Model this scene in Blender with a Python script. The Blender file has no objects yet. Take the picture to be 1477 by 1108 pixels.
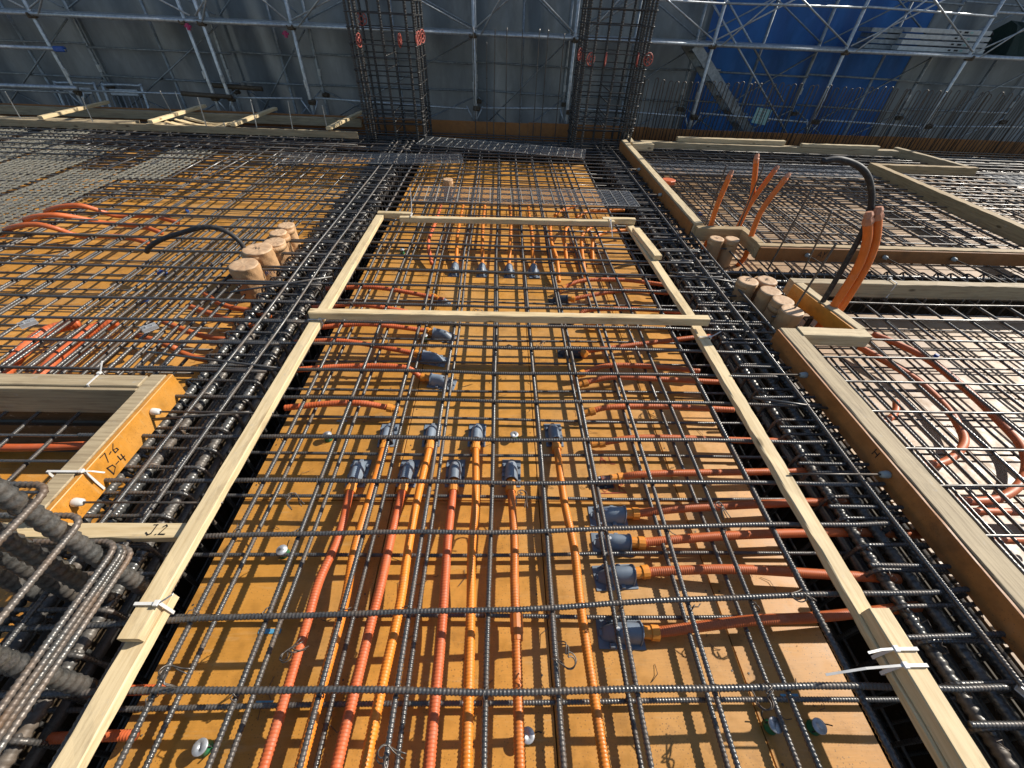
import bpy, math, random
import numpy as np
from mathutils import Matrix, Vector

random.seed(11)
rng = np.random.default_rng(11)
S = bpy.context.scene
COL = S.collection

# ------------------------------------------------------------------ camera
cam_data = bpy.data.cameras.new('camera')
cam_data.sensor_width = 36.0
cam_data.lens = 14.238
cam_data.clip_start = 0.02
cam_data.clip_end = 500.0
cam = bpy.data.objects.new('camera', cam_data)
COL.objects.link(cam)
cam.matrix_world = Matrix(((0.999225, -0.014494, -0.036591, 0.0),
                           (-0.016910, 0.681418, -0.731699, 0.0),
                           (0.035539, 0.731751, 0.680645, 1.5),
                           (0, 0, 0, 1)))
S.camera = cam

# ------------------------------------------------------------------ sky, sun, exposure
SUN_DIR = Vector((1.30, 0.55, 1.0)).normalized()
SUN_EL = math.asin(SUN_DIR.z)
SUN_AZ = math.atan2(SUN_DIR.x, SUN_DIR.y)
W = bpy.data.worlds.new('World')
S.world = W
W.use_nodes = True
wn = W.node_tree.nodes
wl = W.node_tree.links
wn.clear()
sky = wn.new('ShaderNodeTexSky')
sky.sky_type = 'NISHITA'
sky.sun_disc = False
sky.sun_elevation = SUN_EL
sky.sun_rotation = SUN_AZ
sky.air_density = 1.0
sky.dust_density = 0.6
bg = wn.new('ShaderNodeBackground')
bg.inputs['Strength'].default_value = 0.092
wo = wn.new('ShaderNodeOutputWorld')
wl.new(sky.outputs[0], bg.inputs[0])
wl.new(bg.outputs[0], wo.inputs[0])
sl = bpy.data.lights.new('sun', 'SUN')
sl.energy = 4.9
sl.angle = math.radians(0.53)
sl.color = (1.0, 0.94, 0.84)
sun = bpy.data.objects.new('sun', sl)
COL.objects.link(sun)
sun.rotation_euler = SUN_DIR.to_track_quat('Z', 'Y').to_euler()
sun.location = SUN_DIR * 40
S.view_settings.view_transform = 'Standard'
S.view_settings.look = 'None'
S.view_settings.exposure = 0.40
S.view_settings.gamma = 1.0
S.view_settings.use_curve_mapping = False

# ------------------------------------------------------------------ materials
MATS = {}


class NT:
    def __init__(self, m):
        m.use_nodes = True
        self.t = m.node_tree
        self.n = self.t.nodes
        self.b = self.n['Principled BSDF']
        self.out = self.n['Material Output']

    def new(self, kind, **kw):
        x = self.n.new('ShaderNode' + kind)
        for k, v in kw.items():
            if k.startswith('i_'):
                x.inputs[k[2:].replace('_', ' ')].default_value = v
            else:
                setattr(x, k, v)
        return x

    def link(self, a, b):
        self.t.links.new(a, b)

    def coords(self, scale=(1, 1, 1), kind='Object', rand=True):
        tc = self.new('TexCoord')
        mp = self.new('Mapping')
        mp.inputs['Scale'].default_value = scale
        self.link(tc.outputs[kind], mp.inputs['Vector'])
        if rand:
            oi = self.new('ObjectInfo')
            ml = self.new('Math', operation='MULTIPLY')
            ml.inputs[1].default_value = 37.0
            self.link(oi.outputs['Random'], ml.inputs[0])
            self.link(ml.outputs[0], mp.inputs['Location'])
        return mp.outputs[0]

    def noise(self, vec, scale, detail=4.0, rough=0.55):
        x = self.new('TexNoise')
        x.inputs['Scale'].default_value = scale
        x.inputs['Detail'].default_value = detail
        x.inputs['Roughness'].default_value = rough
        self.link(vec, x.inputs['Vector'])
        return x.outputs['Fac']

    def ramp(self, fac, stops):
        x = self.new('ValToRGB')
        el = x.color_ramp.elements
        while len(el) < len(stops):
            el.new(0.5)
        for e, (p, c) in zip(el, stops):
            e.position = p
            e.color = (c[0], c[1], c[2], 1) if isinstance(c, (tuple, list)) else (c, c, c, 1)
        self.link(fac, x.inputs[0])
        return x.outputs[0]

    def mix(self, fac, a, b, mode='MIX'):
        x = self.new('MixRGB', blend_type=mode)
        for s, v in ((0, fac), (1, a), (2, b)):
            if isinstance(v, (int, float)):
                x.inputs[s].default_value = v
            elif isinstance(v, tuple):
                x.inputs[s].default_value = (v[0], v[1], v[2], 1)
            else:
                self.link(v, x.inputs[s])
        return x.outputs[0]

    def bump(self, h, strength, dist=0.002):
        x = self.new('Bump')
        x.inputs['Strength'].default_value = strength
        x.inputs['Distance'].default_value = dist
        self.link(h, x.inputs['Height'])
        self.link(x.outputs[0], self.b.inputs['Normal'])

    def tint(self, col, amt):
        """small per-object value change"""
        oi = self.new('ObjectInfo')
        r = self.ramp(oi.outputs['Random'], [(0, 1 - amt), (1, 1 + amt * 0.6)])
        return self.mix(1.0, col, r, 'MULTIPLY')


def mat(name):
    m = bpy.data.materials.new(name)
    MATS[name] = m
    return NT(m)


def simple(name, col, rough=0.5, metal=0.0, var=0.25, scale=40.0, bump=0.0, tint=0.08, spec=0.5):
    k = mat(name)
    v = k.coords()
    n = k.noise(v, scale)
    dark = tuple(c * (1 - var) for c in col)
    lite = tuple(min(1, c * (1 + var * 0.6)) for c in col)
    c = k.ramp(n, [(0.3, dark), (0.7, lite)])
    c = k.tint(c, tint)
    k.link(c, k.b.inputs['Base Color'])
    k.b.inputs['Roughness'].default_value = rough
    k.b.inputs['Metallic'].default_value = metal
    k.b.inputs['Specular IOR Level'].default_value = spec
    if bump:
        k.bump(n, bump)
    return k


def steel(name, base, rust, rough, amount):
    k = mat(name)
    v = k.coords()
    n = k.noise(v, 9.0, 6)
    n2 = k.noise(v, 160.0, 3)
    c = k.ramp(n2, [(0.3, tuple(x * 0.6 for x in base)), (0.72, tuple(x * 1.35 for x in base))])
    f = k.ramp(n, [(0.52 - amount, 0.0), (0.74 - amount * 0.5, 0.85)])
    c = k.mix(f, c, rust)
    c = k.tint(c, 0.2)
    k.link(c, k.b.inputs['Base Color'])
    r = k.ramp(n, [(0.35, rough - 0.1), (0.7, rough + 0.2)])
    k.link(r, k.b.inputs['Roughness'])
    mt = k.ramp(f, [(0.0, 0.6), (0.8, 0.1)])
    k.link(mt, k.b.inputs['Metallic'])
    k.bump(n2, 0.25, 0.0006)


steel('steel', (0.13, 0.127, 0.122), (0.105, 0.07, 0.045), 0.37, 0.05)
steel('steel_thick', (0.15, 0.148, 0.14), (0.11, 0.08, 0.055), 0.37, 0.06)
steel('steel_shade', (0.07, 0.068, 0.066), (0.05, 0.038, 0.03), 0.4, 0.0)  # ordinary bar steel; shade of the backlit column cages is in its colour
steel('steel_rusty', (0.17, 0.165, 0.155), (0.16, 0.088, 0.042), 0.42, 0.12)
steel('steel_wire', (0.13, 0.115, 0.1), (0.1, 0.055, 0.03), 0.45, 0.05)


def deck(name, base, pale, dirt, rough, palef):
    k = mat(name)
    v = k.coords()
    big = k.noise(v, 2.2, 5)
    mid = k.noise(v, 14.0, 6, 0.65)
    grain = k.noise(k.coords((4, 60, 4)), 5.0, 3)
    c = k.ramp(mid, [(0.28, tuple(x * 0.72 for x in base)), (0.5, base), (0.78, tuple(min(1, x * 1.14) for x in base))])
    c = k.mix(k.ramp(big, [(0.48, 0.0), (0.75, palef)]), c, pale)
    c = k.mix(k.ramp(grain, [(0.4, 0.0), (0.72, 0.22)]), c, tuple(x * 0.6 for x in base))
    vo = k.new('TexVoronoi')
    vo.inputs['Scale'].default_value = 120.0
    k.link(v, vo.inputs['Vector'])
    spk = k.ramp(vo.outputs['Distance'], [(0.12, 0.85), (0.24, 0.0)])
    msk = k.ramp(k.noise(v, 7.0, 3), [(0.36, 0.0), (0.6, 1.0)])
    c = k.mix(k.mix(1.0, spk, msk, 'MULTIPLY'), c, dirt)
    c = k.mix(k.ramp(k.noise(v, 5.3, 6, 0.7), [(0.55, 0.0), (0.7, 0.42)]), c, dirt)
    # trodden dust: pale scuffs stretched in two directions
    s1 = k.ramp(k.noise(k.coords((3, 22, 3)), 2.4, 5, 0.7), [(0.57, 0.0), (0.7, 0.5)])
    s2 = k.ramp(k.noise(k.coords((19, 4, 3)), 2.1, 5, 0.7), [(0.6, 0.0), (0.72, 0.4)])
    c = k.mix(s1, c, pale)
    c = k.mix(s2, c, tuple(x * 0.55 for x in base))
    c = k.tint(c, 0.16)
    k.link(c, k.b.inputs['Base Color'])
    k.link(k.ramp(mid, [(0.3, rough - 0.07), (0.7, rough + 0.16)]), k.b.inputs['Roughness'])
    k.bump(k.mix(0.5, mid, grain), 0.18, 0.002)


deck('deck_orange', (0.57, 0.262, 0.045), (0.57, 0.35, 0.145), (0.11, 0.055, 0.02), 0.4, 0.62)
deck('deck_glare', (0.36, 0.215, 0.10), (0.36, 0.265, 0.18), (0.13, 0.08, 0.045), 0.5, 0.8)  # right decks: pale look of the sun glare put into the colour
deck('form_orange', (0.64, 0.27, 0.035), (0.62, 0.40, 0.16), (0.2, 0.1, 0.03), 0.36, 0.45)
deck('form_brown', (0.36, 0.14, 0.035), (0.38, 0.18, 0.07), (0.06, 0.035, 0.02), 0.55, 0.4)


def timber(name, base, dark, amt=0.5, scale=1.0):
    k = mat(name)
    v = k.coords((2.2 * scale, 46 * scale, 46 * scale))
    n = k.noise(v, 2.2, 7, 0.62)
    w = k.noise(k.coords((0.7, 9, 9)), 3.0, 3)
    c = k.ramp(n, [(0.32, tuple(a * (1 - amt) + b * amt for a, b in zip(base, dark))), (0.52, base), (0.72, tuple(min(1, x * 1.1) for x in base))])
    c = k.mix(k.ramp(w, [(0.5, 0.0), (0.78, 0.55)]), c, dark)
    vo = k.new('TexVoronoi')
    vo.inputs['Scale'].default_value = 3.2
    k.link(k.coords((1, 2.6, 2.6)), vo.inputs['Vector'])
    c = k.mix(k.ramp(vo.outputs['Distance'], [(0.05, 0.85), (0.11, 0.0)]), c, tuple(x * 0.35 for x in dark))
    # dirt, boot marks and dried cement splashes
    c = k.mix(k.ramp(k.noise(k.coords((2.4, 7, 7)), 2.0, 6, 0.7), [(0.54, 0.0), (0.72, 0.5)]), c, (0.17, 0.125, 0.08))
    c = k.mix(k.ramp(k.noise(k.coords((5, 9, 9)), 3.1, 6, 0.75), [(0.6, 0.0), (0.7, 0.55)]), c, (0.42, 0.40, 0.36))
    c = k.tint(c, 0.14)
    k.link(c, k.b.inputs['Base Color'])
    k.b.inputs['Roughness'].default_value = 0.7
    k.b.inputs['Specular IOR Level'].default_value = 0.3
    k.bump(n, 0.45, 0.0018)


timber('pine', (0.70, 0.55, 0.325), (0.48, 0.32, 0.14))
timber('pine_old', (0.56, 0.45, 0.28), (0.32, 0.22, 0.12), 0.6)
timber('timber_grey', (0.43, 0.34, 0.21), (0.23, 0.165, 0.095), 0.75)
timber('timber_brown', (0.40, 0.29, 0.155), (0.2, 0.13, 0.06), 0.7)
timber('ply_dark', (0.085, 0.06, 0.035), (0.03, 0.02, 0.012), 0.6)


def plastic(name, col, rough=0.38, var=0.14):
    k = mat(name)
    v = k.coords()
    n = k.noise(v, 14.0, 5)
    c = k.ramp(n, [(0.3, tuple(x * (1 - var) for x in col)), (0.7, tuple(min(1, x * (1 + var * .5)) for x in col))])
    dust = k.ramp(k.noise(v, 33.0, 6, 0.7), [(0.5, 0.0), (0.74, 0.38)])
    grey = tuple(min(1, x * 0.45 + 0.17 * y) for x, y in zip(col, (1.2, 1.0, 0.8)))
    c = k.mix(dust, c, grey)
    k.link(k.tint(c, 0.14), k.b.inputs['Base Color'])
    k.link(k.ramp(n, [(0.3, rough), (0.7, rough + 0.2)]), k.b.inputs['Roughness'])
    return k


plastic('conduit_orange', (0.80, 0.235, 0.018), 0.36)
plastic('conduit_red', (0.60, 0.125, 0.035), 0.42)
plastic('conduit_dark', (0.60, 0.16, 0.02), 0.36)
plastic('conduit_brick', (0.58, 0.135, 0.034), 0.42)
plastic('coupling_orange', (0.76, 0.27, 0.028), 0.4)
plastic('tape_pink', (0.58, 0.25, 0.14), 0.55, 0.3)
plastic('bell_grey', (0.19, 0.235, 0.29), 0.4, 0.25)
plastic('bell_dark', (0.035, 0.05, 0.068), 0.36)
plastic('hose_black', (0.018, 0.018, 0.02), 0.55)
plastic('conduit_upright', (0.74, 0.165, 0.016), 0.42)
plastic('white_plastic', (0.72, 0.70, 0.66), 0.35)
plastic('grey_plastic', (0.34, 0.37, 0.36), 0.4)
plastic('green_plastic', (0.02, 0.17, 0.07), 0.35)
plastic('red_plastic', (0.40, 0.075, 0.05), 0.5)
plastic('blue_plastic', (0.02, 0.09, 0.36), 0.4)
plastic('magenta_plastic', (0.45, 0.03, 0.12), 0.4)
simple('ink', (0.018, 0.014, 0.012), 0.7)
simple('red_ink', (0.42, 0.05, 0.03), 0.7)
simple('blue_tape', (0.10, 0.33, 0.52), 0.5)
simple('zinc', (0.55, 0.56, 0.57), 0.45, 0.6, 0.2, 60)
simple('galv', (0.50, 0.53, 0.55), 0.4, 0.55, 0.3, 26, 0.1, 0.15)
simple('galv_dull', (0.30, 0.33, 0.35), 0.5, 0.55, 0.35, 22, 0.1, 0.15)
simple('rust_clamp', (0.11, 0.08, 0.05), 0.65, 0.3, 0.4, 40)
simple('lath', (0.46, 0.45, 0.42), 0.42, 0.5, 0.3, 60)
simple('lath_pale', (0.19, 0.18, 0.145), 0.45, 0.4, 0.45, 60)
simple('plank_white', (0.52, 0.53, 0.52), 0.5, 0.3, 0.2, 20)
simple('sign_teal', (0.32, 0.55, 0.50), 0.4, 0.0, 0.15, 14)
simple('net_dark', (0.012, 0.03, 0.022), 0.85, 0.0, 0.4, 60)
simple('earth', (0.10, 0.085, 0.065), 0.95, 0.0, 0.4, 3)
simple('concrete', (0.32, 0.31, 0.29), 0.85, 0.0, 0.2, 9, 0.2)

k = mat('paper')
v = k.coords()
n = k.noise(v, 6, 6, 0.6)
n2 = k.noise(k.coords((1, 1, 0.35)), 34, 4, 0.6)
c = k.ramp(n, [(0.3, (0.40, 0.22, 0.10)), (0.7, (0.58, 0.355, 0.18))])
c = k.mix(k.ramp(n2, [(0.5, 0.0), (0.75, 0.35)]), c, (0.30, 0.17, 0.085))
k.link(k.tint(c, 0.1), k.b.inputs['Base Color'])
k.b.inputs['Roughness'].default_value = 0.6
k.bump(n2, 0.9, 0.006)
k = mat('paper_top')
v = k.coords()
n = k.noise(v, 22, 5)
k.link(k.tint(k.ramp(n, [(0.3, (0.46, 0.28, 0.155)), (0.7, (0.62, 0.42, 0.25))]), 0.12), k.b.inputs['Base Color'])
k.b.inputs['Roughness'].default_value = 0.62
k.bump(n, 0.5, 0.004)


def sheet_mat(name, col, trans):
    k = mat(name)
    v = k.coords((1, 1, 0.3))
    n = k.noise(v, 2.6, 7, 0.62)
    st = k.noise(k.coords((2.2, 2.2, 1.0)), 3, 6, 0.65)
    c = k.ramp(n, [(0.32, tuple(x * 0.72 for x in col)), (0.68, tuple(x * 1.22 for x in col))])
    c = k.mix(k.ramp(st, [(0.5, 0.0), (0.74, 0.35)]), c, tuple(min(1, x * 1.7 + 0.03) for x in col))
    k.link(k.tint(c, 0.14), k.b.inputs['Base Color'])
    k.b.inputs['Roughness'].default_value = 0.6
    wv = k.new('TexWave')
    wv.inputs['Scale'].default_value = 0.9
    wv.inputs['Distortion'].default_value = 7.0
    wv.inputs['Detail'].default_value = 3.0
    wv.wave_type = 'BANDS'
    k.link(k.coords((0.5, 1, 0.35)), wv.inputs['Vector'])
    k.bump(k.mix(0.6, wv.outputs['Fac'], n), 0.4, 0.06)
    tr = k.new('BsdfTranslucent')
    k.link(c, tr.inputs['Color'])
    mx = k.new('MixShader')
    mx.inputs[0].default_value = trans
    k.link(k.b.outputs[0], mx.inputs[1])
    k.link(tr.outputs[0], mx.inputs[2])
    k.link(mx.outputs[0], k.out.inputs['Surface'])


sheet_mat('sheet_grey', (0.142, 0.165, 0.18), 0.12)
sheet_mat('sheet_blue', (0.016, 0.085, 0.27), 0.10)


# ------------------------------------------------------------------ mesh helpers
def mk_mesh(name, verts, faces, material, smooth=False):
    me = bpy.data.meshes.new(name)
    if isinstance(verts, np.ndarray):
        verts = verts.tolist()
    me.from_pydata(verts, [], faces)
    if smooth:
        me.polygons.foreach_set('use_smooth', [True] * len(me.polygons))
    for m in (material if isinstance(material, (list, tuple)) else [material]):
        me.materials.append(MATS[m])
    me.update()
    return me


def link(name, me, parent=None, loc=None, rot=None, scale=None):
    o = bpy.data.objects.new(name, me)
    COL.objects.link(o)
    if parent is not None:
        o.parent = parent
    if loc is not None:
        o.location = loc
    if rot is not None:
        o.rotation_euler = rot
    if scale is not None:
        o.scale = scale
    return o


def tag(o, label, cat=None, group=None, kind=None):
    if label:
        o['label'] = label
    if cat:
        o['category'] = cat
    if group:
        o['group'] = group
    if kind:
        o['kind'] = kind
    return o


def empty(name, loc=(0, 0, 0)):
    o = bpy.data.objects.new(name, None)
    o.empty_display_size = 0.1
    COL.objects.link(o)
    o.location = loc
    return o


class MB:
    """collects simple solids into one mesh"""

    def __init__(self):
        self.v = []
        self.f = []

    def add(self, verts, faces):
        b = len(self.v)
        self.v.extend([tuple(map(float, p)) for p in verts])
        self.f.extend([tuple(b + i for i in q) for q in faces])

    def box(self, lo, hi, ch=0.0):
        v, f = box_geo(lo, hi, ch)
        self.add(v, f)

    def tube(self, pts, r, sides=6):
        v, f = tube_geo(np.array(pts, float), r, sides)
        self.add(v.tolist(), f)

    def build(self, name, material, parent=None, smooth=False, loc=None):
        return link(name, mk_mesh(name, self.v, self.f, material, smooth), parent, loc)


def box_geo(lo, hi, ch=0.0):
    x0, y0, z0 = lo
    x1, y1, z1 = hi
    if ch <= 0:
        v = [(x0, y0, z0), (x1, y0, z0), (x1, y1, z0), (x0, y1, z0), (x0, y0, z1), (x1, y0, z1), (x1, y1, z1), (x0, y1, z1)]
        f = [(0, 3, 2, 1), (4, 5, 6, 7), (0, 1, 5, 4), (1, 2, 6, 5), (2, 3, 7, 6), (3, 0, 4, 7)]
        return v, f
    # chamfered: octagon cross-section stacked
    def ring(z, i):
        return [(x0 + i + ch, y0 + i, z), (x1 - i - ch, y0 + i, z), (x1 - i, y0 + i + ch, z), (x1 - i, y1 - i - ch, z),
                (x1 - i - ch, y1 - i, z), (x0 + i + ch, y1 - i, z), (x0 + i, y1 - i - ch, z), (x0 + i, y0 + i + ch, z)]
    v = ring(z0, ch) + ring(z0 + ch, 0) + ring(z1 - ch, 0) + ring(z1, ch)
    f = [tuple(range(7, -1, -1)), tuple(range(24, 32))]
    for k in range(3):
        for j in range(8):
            a, b = k * 8 + j, k * 8 + (j + 1) % 8
            f.append((a, b, b + 8, a + 8))
    return v, f


def resample(pts, step):
    pts = np.array(pts, float)
    d = np.concatenate([[0], np.cumsum(np.linalg.norm(np.diff(pts, axis=0), axis=1))])
    n = max(2, int(round(d[-1] / step)) + 1)
    t = np.linspace(0, d[-1], n)
    return np.stack([np.interp(t, d, pts[:, i]) for i in range(3)], 1)


def catmull(pts, seg=8):
    p = np.array(pts, float)
    if len(p) < 3:
        return p
    p = np.concatenate([[2 * p[0] - p[1]], p, [2 * p[-1] - p[-2]]])
    out = []
    for i in range(1, len(p) - 2):
        for t in np.linspace(0, 1, seg, endpoint=False):
            a, b, c, d = p[i - 1], p[i], p[i + 1], p[i + 2]
            out.append(0.5 * ((2 * b) + (c - a) * t + (2 * a - 5 * b + 4 * c - d) * t * t + (3 * b - a - 3 * c + d) * t ** 3))
    out.append(p[-2])
    return np.array(out)


def tube_geo(pts, r, sides=8, cap=True, lrib=0.0, closed=False):
    """pts (n,3); r scalar or per-point array"""
    n = len(pts)
    r = np.full(n, r, float) if np.isscalar(r) else np.asarray(r, float)
    if closed:
        tan = np.roll(pts, -1, 0) - np.roll(pts, 1, 0)
    else:
        tan = np.gradient(pts, axis=0)
    tan /= np.linalg.norm(tan, axis=1, keepdims=True) + 1e-12
    up = np.array([0, 0, 1.0]) if abs(tan[0][2]) < 0.9 else np.array([1.0, 0, 0])
    nx = np.zeros((n, 3))
    a = np.cross(up, tan[0])
    a /= np.linalg.norm(a)
    nx[0] = a
    for i in range(1, n):
        a = a - tan[i] * np.dot(a, tan[i])
        a /= np.linalg.norm(a) + 1e-12
        nx[i] = a
    ny = np.cross(tan, nx)
    th = np.arange(sides) / sides * 2 * math.pi
    rad = np.ones(sides)
    if lrib:
        rad[0] += lrib
        rad[sides // 2] += lrib
    co, si = np.cos(th) * rad, np.sin(th) * rad
    v = pts[:, None, :] + r[:, None, None] * (nx[:, None, :] * co[None, :, None] + ny[:, None, :] * si[None, :, None])
    v = v.reshape(-1, 3)
    f = []
    m = n if closed else n - 1
    for i in range(m):
        p, q = i * sides, ((i + 1) % n) * sides
        for j in range(sides):
            k = (j + 1) % sides
            f.append((p + j, p + k, q + k, q + j))
    if cap and not closed:
        f.append(tuple(range(sides - 1, -1, -1)))
        f.append(tuple((n - 1) * sides + j for j in range(sides)))
    return v, f


def ribbed(pts, d, pitch=None, sides=8, closed=False, lrib=0.0, rib=0.2):
    """deformed bar along a polyline: raised rings one pitch apart"""
    pitch = pitch or max(0.009, d * 0.62)
    base = resample(pts, pitch / 4.0)
    if closed:
        base = base[:-1]
    n = len(base)
    pat = np.array([0.0, 0.0, 1.0, 0.72])
    r = d * 0.5 * (0.9 + rib * pat[np.arange(n) % 4])
    return tube_geo(base, r, sides, True, lrib, closed)


def corrugated(pts, d, pitch=0.0075, sides=10, amp=0.13):
    base = resample(pts, pitch / 3.0)
    n = len(base)
    pat = np.array([0.0, 0.0, 1.0])
    r = d * 0.5 * (1 - amp * pat[np.arange(n) % 3])
    return tube_geo(base, r, sides)


BARS = {}


def bar_mesh(d, L, rib, material):
    Lc = max(0.25, round(L * 4) / 4)
    var = random.randrange(3 if Lc > 2 else 1)
    key = (d, Lc, rib, material, var)
    if key not in BARS:
        # no long bar is dead straight: a few millimetres of slow sway
        t = np.linspace(0, 1, 41)
        amp = min(0.0045, 0.0012 * Lc)
        q = rng.uniform(0, 6.28, 4)
        sy = amp * (np.sin(t * 2.1 * Lc + q[0]) + 0.6 * np.sin(t * 4.7 * Lc + q[1])) * np.sin(np.pi * t) ** 0.5
        sz = 0.35 * amp * np.sin(t * 3.3 * Lc + q[2]) * np.sin(np.pi * t) ** 0.5
        pts = np.stack([t * Lc, sy, sz], 1)
        if rib == 2:
            v, f = ribbed(pts, d, None, 8, lrib=0.08 if d > 0.03 else 0.0)
        elif rib == 1:
            v, f = ribbed(pts, d, 0.016, 8, rib=0.07)
        else:
            v, f = tube_geo(pts, d / 2, 6)
        BARS[key] = mk_mesh('reinforcing_bar', v, f, material, True)
    return BARS[key], Lc


def bar(p0, p1, d, rib, label, group, name='reinforcing_bar', material='steel', parent=None):
    p0, p1 = Vector(p0), Vector(p1)
    L = (p1 - p0).length
    me, Lc = bar_mesh(d, L, rib, material)
    o = link(name, me, parent, p0)
    q = (p1 - p0).to_track_quat('X', 'Z')
    o.rotation_euler = (Matrix.Rotation(random.uniform(-0.5, 0.5), 3, 'X').to_quaternion() @ q).to_euler() if False else q.to_euler()
    o.scale = (L / Lc, 1, 1)
    if parent is None:
        tag(o, label, 'rebar', group)
    return o


class Mat:
    """many slim bars joined into one object of kind stuff"""

    def __init__(self):
        self.mb = MB()

    def add(self, p0, p1, d):
        v, f = tube_geo(np.linspace(np.array(p0, float), np.array(p1, float), 3), d / 2, 5)
        self.mb.add(v.tolist(), f)

    def build(self, name, label, material='steel'):
        tag(self.mb.build(name, material, None, True), label, None, None, 'stuff')


ORD = ('first', 'second', 'third', 'fourth', 'fifth', 'sixth', 'seventh', 'eighth', 'ninth', 'tenth', 'eleventh', 'twelfth', 'thirteenth', 'fourteenth', 'fifteenth', 'sixteenth', 'seventeenth')


def jit(a):
    return random.uniform(-a, a)


def strokes(name, lines, origin, ux, uy, w, material, parent=None):
    """handwriting: flat ribbons on the plane through origin spanned by ux, uy"""
    ux, uy, origin = Vector(ux), Vector(uy), Vector(origin)
    nrm = ux.cross(uy).normalized()
    mb = MB()
    for ln in lines:
        pts = [origin + ux * (a + random.uniform(-.05, .05)) + uy * (b + random.uniform(-.05, .05)) for a, b in ln]
        for a, b in zip(pts, pts[1:]):
            t = (b - a).normalized()
            s = nrm.cross(t) * (w / 2 * random.uniform(.65, 1.15))
            e = t * (w * 0.4)
            q = [a - e - s, b + e - s, b + e + s, a - e + s]
            mb.add([p + nrm * 0.0006 for p in q] + [p + nrm * 0.0001 for p in q], [(0, 1, 2, 3), (7, 6, 5, 4), (0, 4, 5, 1), (1, 5, 6, 2), (2, 6, 7, 3), (3, 7, 4, 0)])
    return mb.build(name, material, parent)


def timber_piece(name, p0, p1, w, h, material, label=None, cat='timber', group=None, parent=None, rough=0.0012, roll=0.0):
    """sawn timber from p0 to p1 (centre of the underside), w wide, h high"""
    p0, p1 = Vector(p0), Vector(p1)
    L = (p1 - p0).length
    n = max(2, int(L / 0.06))
    c = min(0.003, w * 0.08)
    prof = [(-w / 2 + c, 0), (w / 2 - c, 0), (w / 2, c), (w / 2, h - c), (w / 2 - c, h), (-w / 2 + c, h), (-w / 2, h - c), (-w / 2, c)]
    v, f = [], []
    for i in range(n + 1):
        for (a, b) in prof:
            v.append((L * i / n, a + jit(rough), b + jit(rough)))
    for i in range(n):
        for j in range(8):
            k2 = (j + 1) % 8
            f.append((i * 8 + j, (i + 1) * 8 + j, (i + 1) * 8 + k2, i * 8 + k2)[::-1])
    f.append(tuple(range(8)))
    f.append(tuple(n * 8 + j for j in range(7, -1, -1)))
    o = link(name, mk_mesh(name, v, f, material), parent, p0)
    e = (p1 - p0).to_track_quat('X', 'Z').to_euler()
    e.x += roll
    o.rotation_euler = e
    if label:
        tag(o, label, cat, group)
    return o

# ------------------------------------------------------------------ routes of conduits and hoses (metres)
CENTER = (
    (((-0.576,0.965,0.06),(-0.574,0.098,0.075)),'r'),
    (((-0.502,1.178,0.06),(-0.483,0.096,0.075)),'o'),
    (((-0.373,0.967,0.06),(-0.393,0.095,0.075)),'r'),
    (((-0.301,1.181,0.06),(-0.322,0.094,0.075)),'o'),
    (((-0.173,0.968,0.06),(-0.159,0.092,0.075)),'r'),
    (((-0.091,1.183,0.06),(-0.064,0.09,0.075)),'o'),
    (((0.066,0.97,0.06),(0.073,0.088,0.075)),'d'),
    (((0.27,1.188,0.06),(0.292,0.085,0.075)),'o'),
)
RIGHT = (
    ((0.501,0.816,0.085),(0.782,0.832,0.085),(1.217,0.856,0.085),(1.482,0.863,0.085)),
    ((0.517,0.711,0.085),(0.9,0.717,0.085),(1.337,0.729,0.085),(1.661,0.721,0.085)),
    ((0.526,0.597,0.085),(0.846,0.591,0.085),(1.186,0.571,0.085),(1.428,0.556,0.085)),
    ((0.511,0.412,0.085),(0.821,0.426,0.085),(1.056,0.435,0.085),(1.433,0.466,0.085)),
    ((0.477,0.973,0.085),(0.658,0.991,0.085),(1.176,1.006,0.085),(1.394,1.012,0.085)),
    ((0.446,1.169,0.085),(0.68,1.189,0.085),(1.163,1.178,0.085),(1.392,1.177,0.085)),
    ((0.434,1.36,0.085),(0.557,1.381,0.085),(0.837,1.391,0.085),(1.181,1.373,0.085)),
    ((0.432,1.566,0.085),(0.601,1.603,0.085),(0.898,1.593,0.085),(1.267,1.574,0.085)),
    ((0.428,1.644,0.085),(0.62,1.701,0.085),(0.927,1.691,0.085),(1.112,1.666,0.085)),
    ((0.43,1.838,0.085),(0.613,1.876,0.085),(1.182,1.976,0.085),(1.362,1.996,0.085)),
    ((0.439,2.19,0.085),(0.593,2.262,0.085),(0.918,2.283,0.085),(1.21,2.252,0.085)),
    ((0.574,2.14,0.085),(0.888,2.16,0.085),(1.183,2.17,0.085),(1.3,2.183,0.085)),
    ((0.458,2.43,0.085),(0.581,2.491,0.085),(0.879,2.523,0.085),(1.193,2.5,0.085)),
    ((0.433,2.561,0.085),(0.603,2.649,0.085),(0.913,2.674,0.085),(1.203,2.617,0.085)),
)
LEFT = (
    ((-0.39,2.366,0.085),(-0.534,2.45,0.085),(-0.838,2.464,0.085),(-1.15,2.431,0.085)),
    ((-0.424,2.205,0.085),(-0.522,2.226,0.085),(-0.875,2.244,0.085),(-1.163,2.2,0.085)),
    ((-0.398,2.009,0.085),(-0.491,2.021,0.085),(-0.78,2.032,0.085),(-1.071,1.987,0.085)),
    ((-0.431,1.782,0.085),(-0.517,1.817,0.085),(-0.855,1.858,0.085),(-1.138,1.843,0.085)),
    ((-0.383,1.607,0.085),(-0.505,1.644,0.085),(-0.794,1.642,0.085),(-1.051,1.608,0.085)),
    ((-0.483,1.372,0.085),(-0.654,1.374,0.085),(-0.816,1.366,0.085),(-0.999,1.336,0.085)),
)
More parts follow.
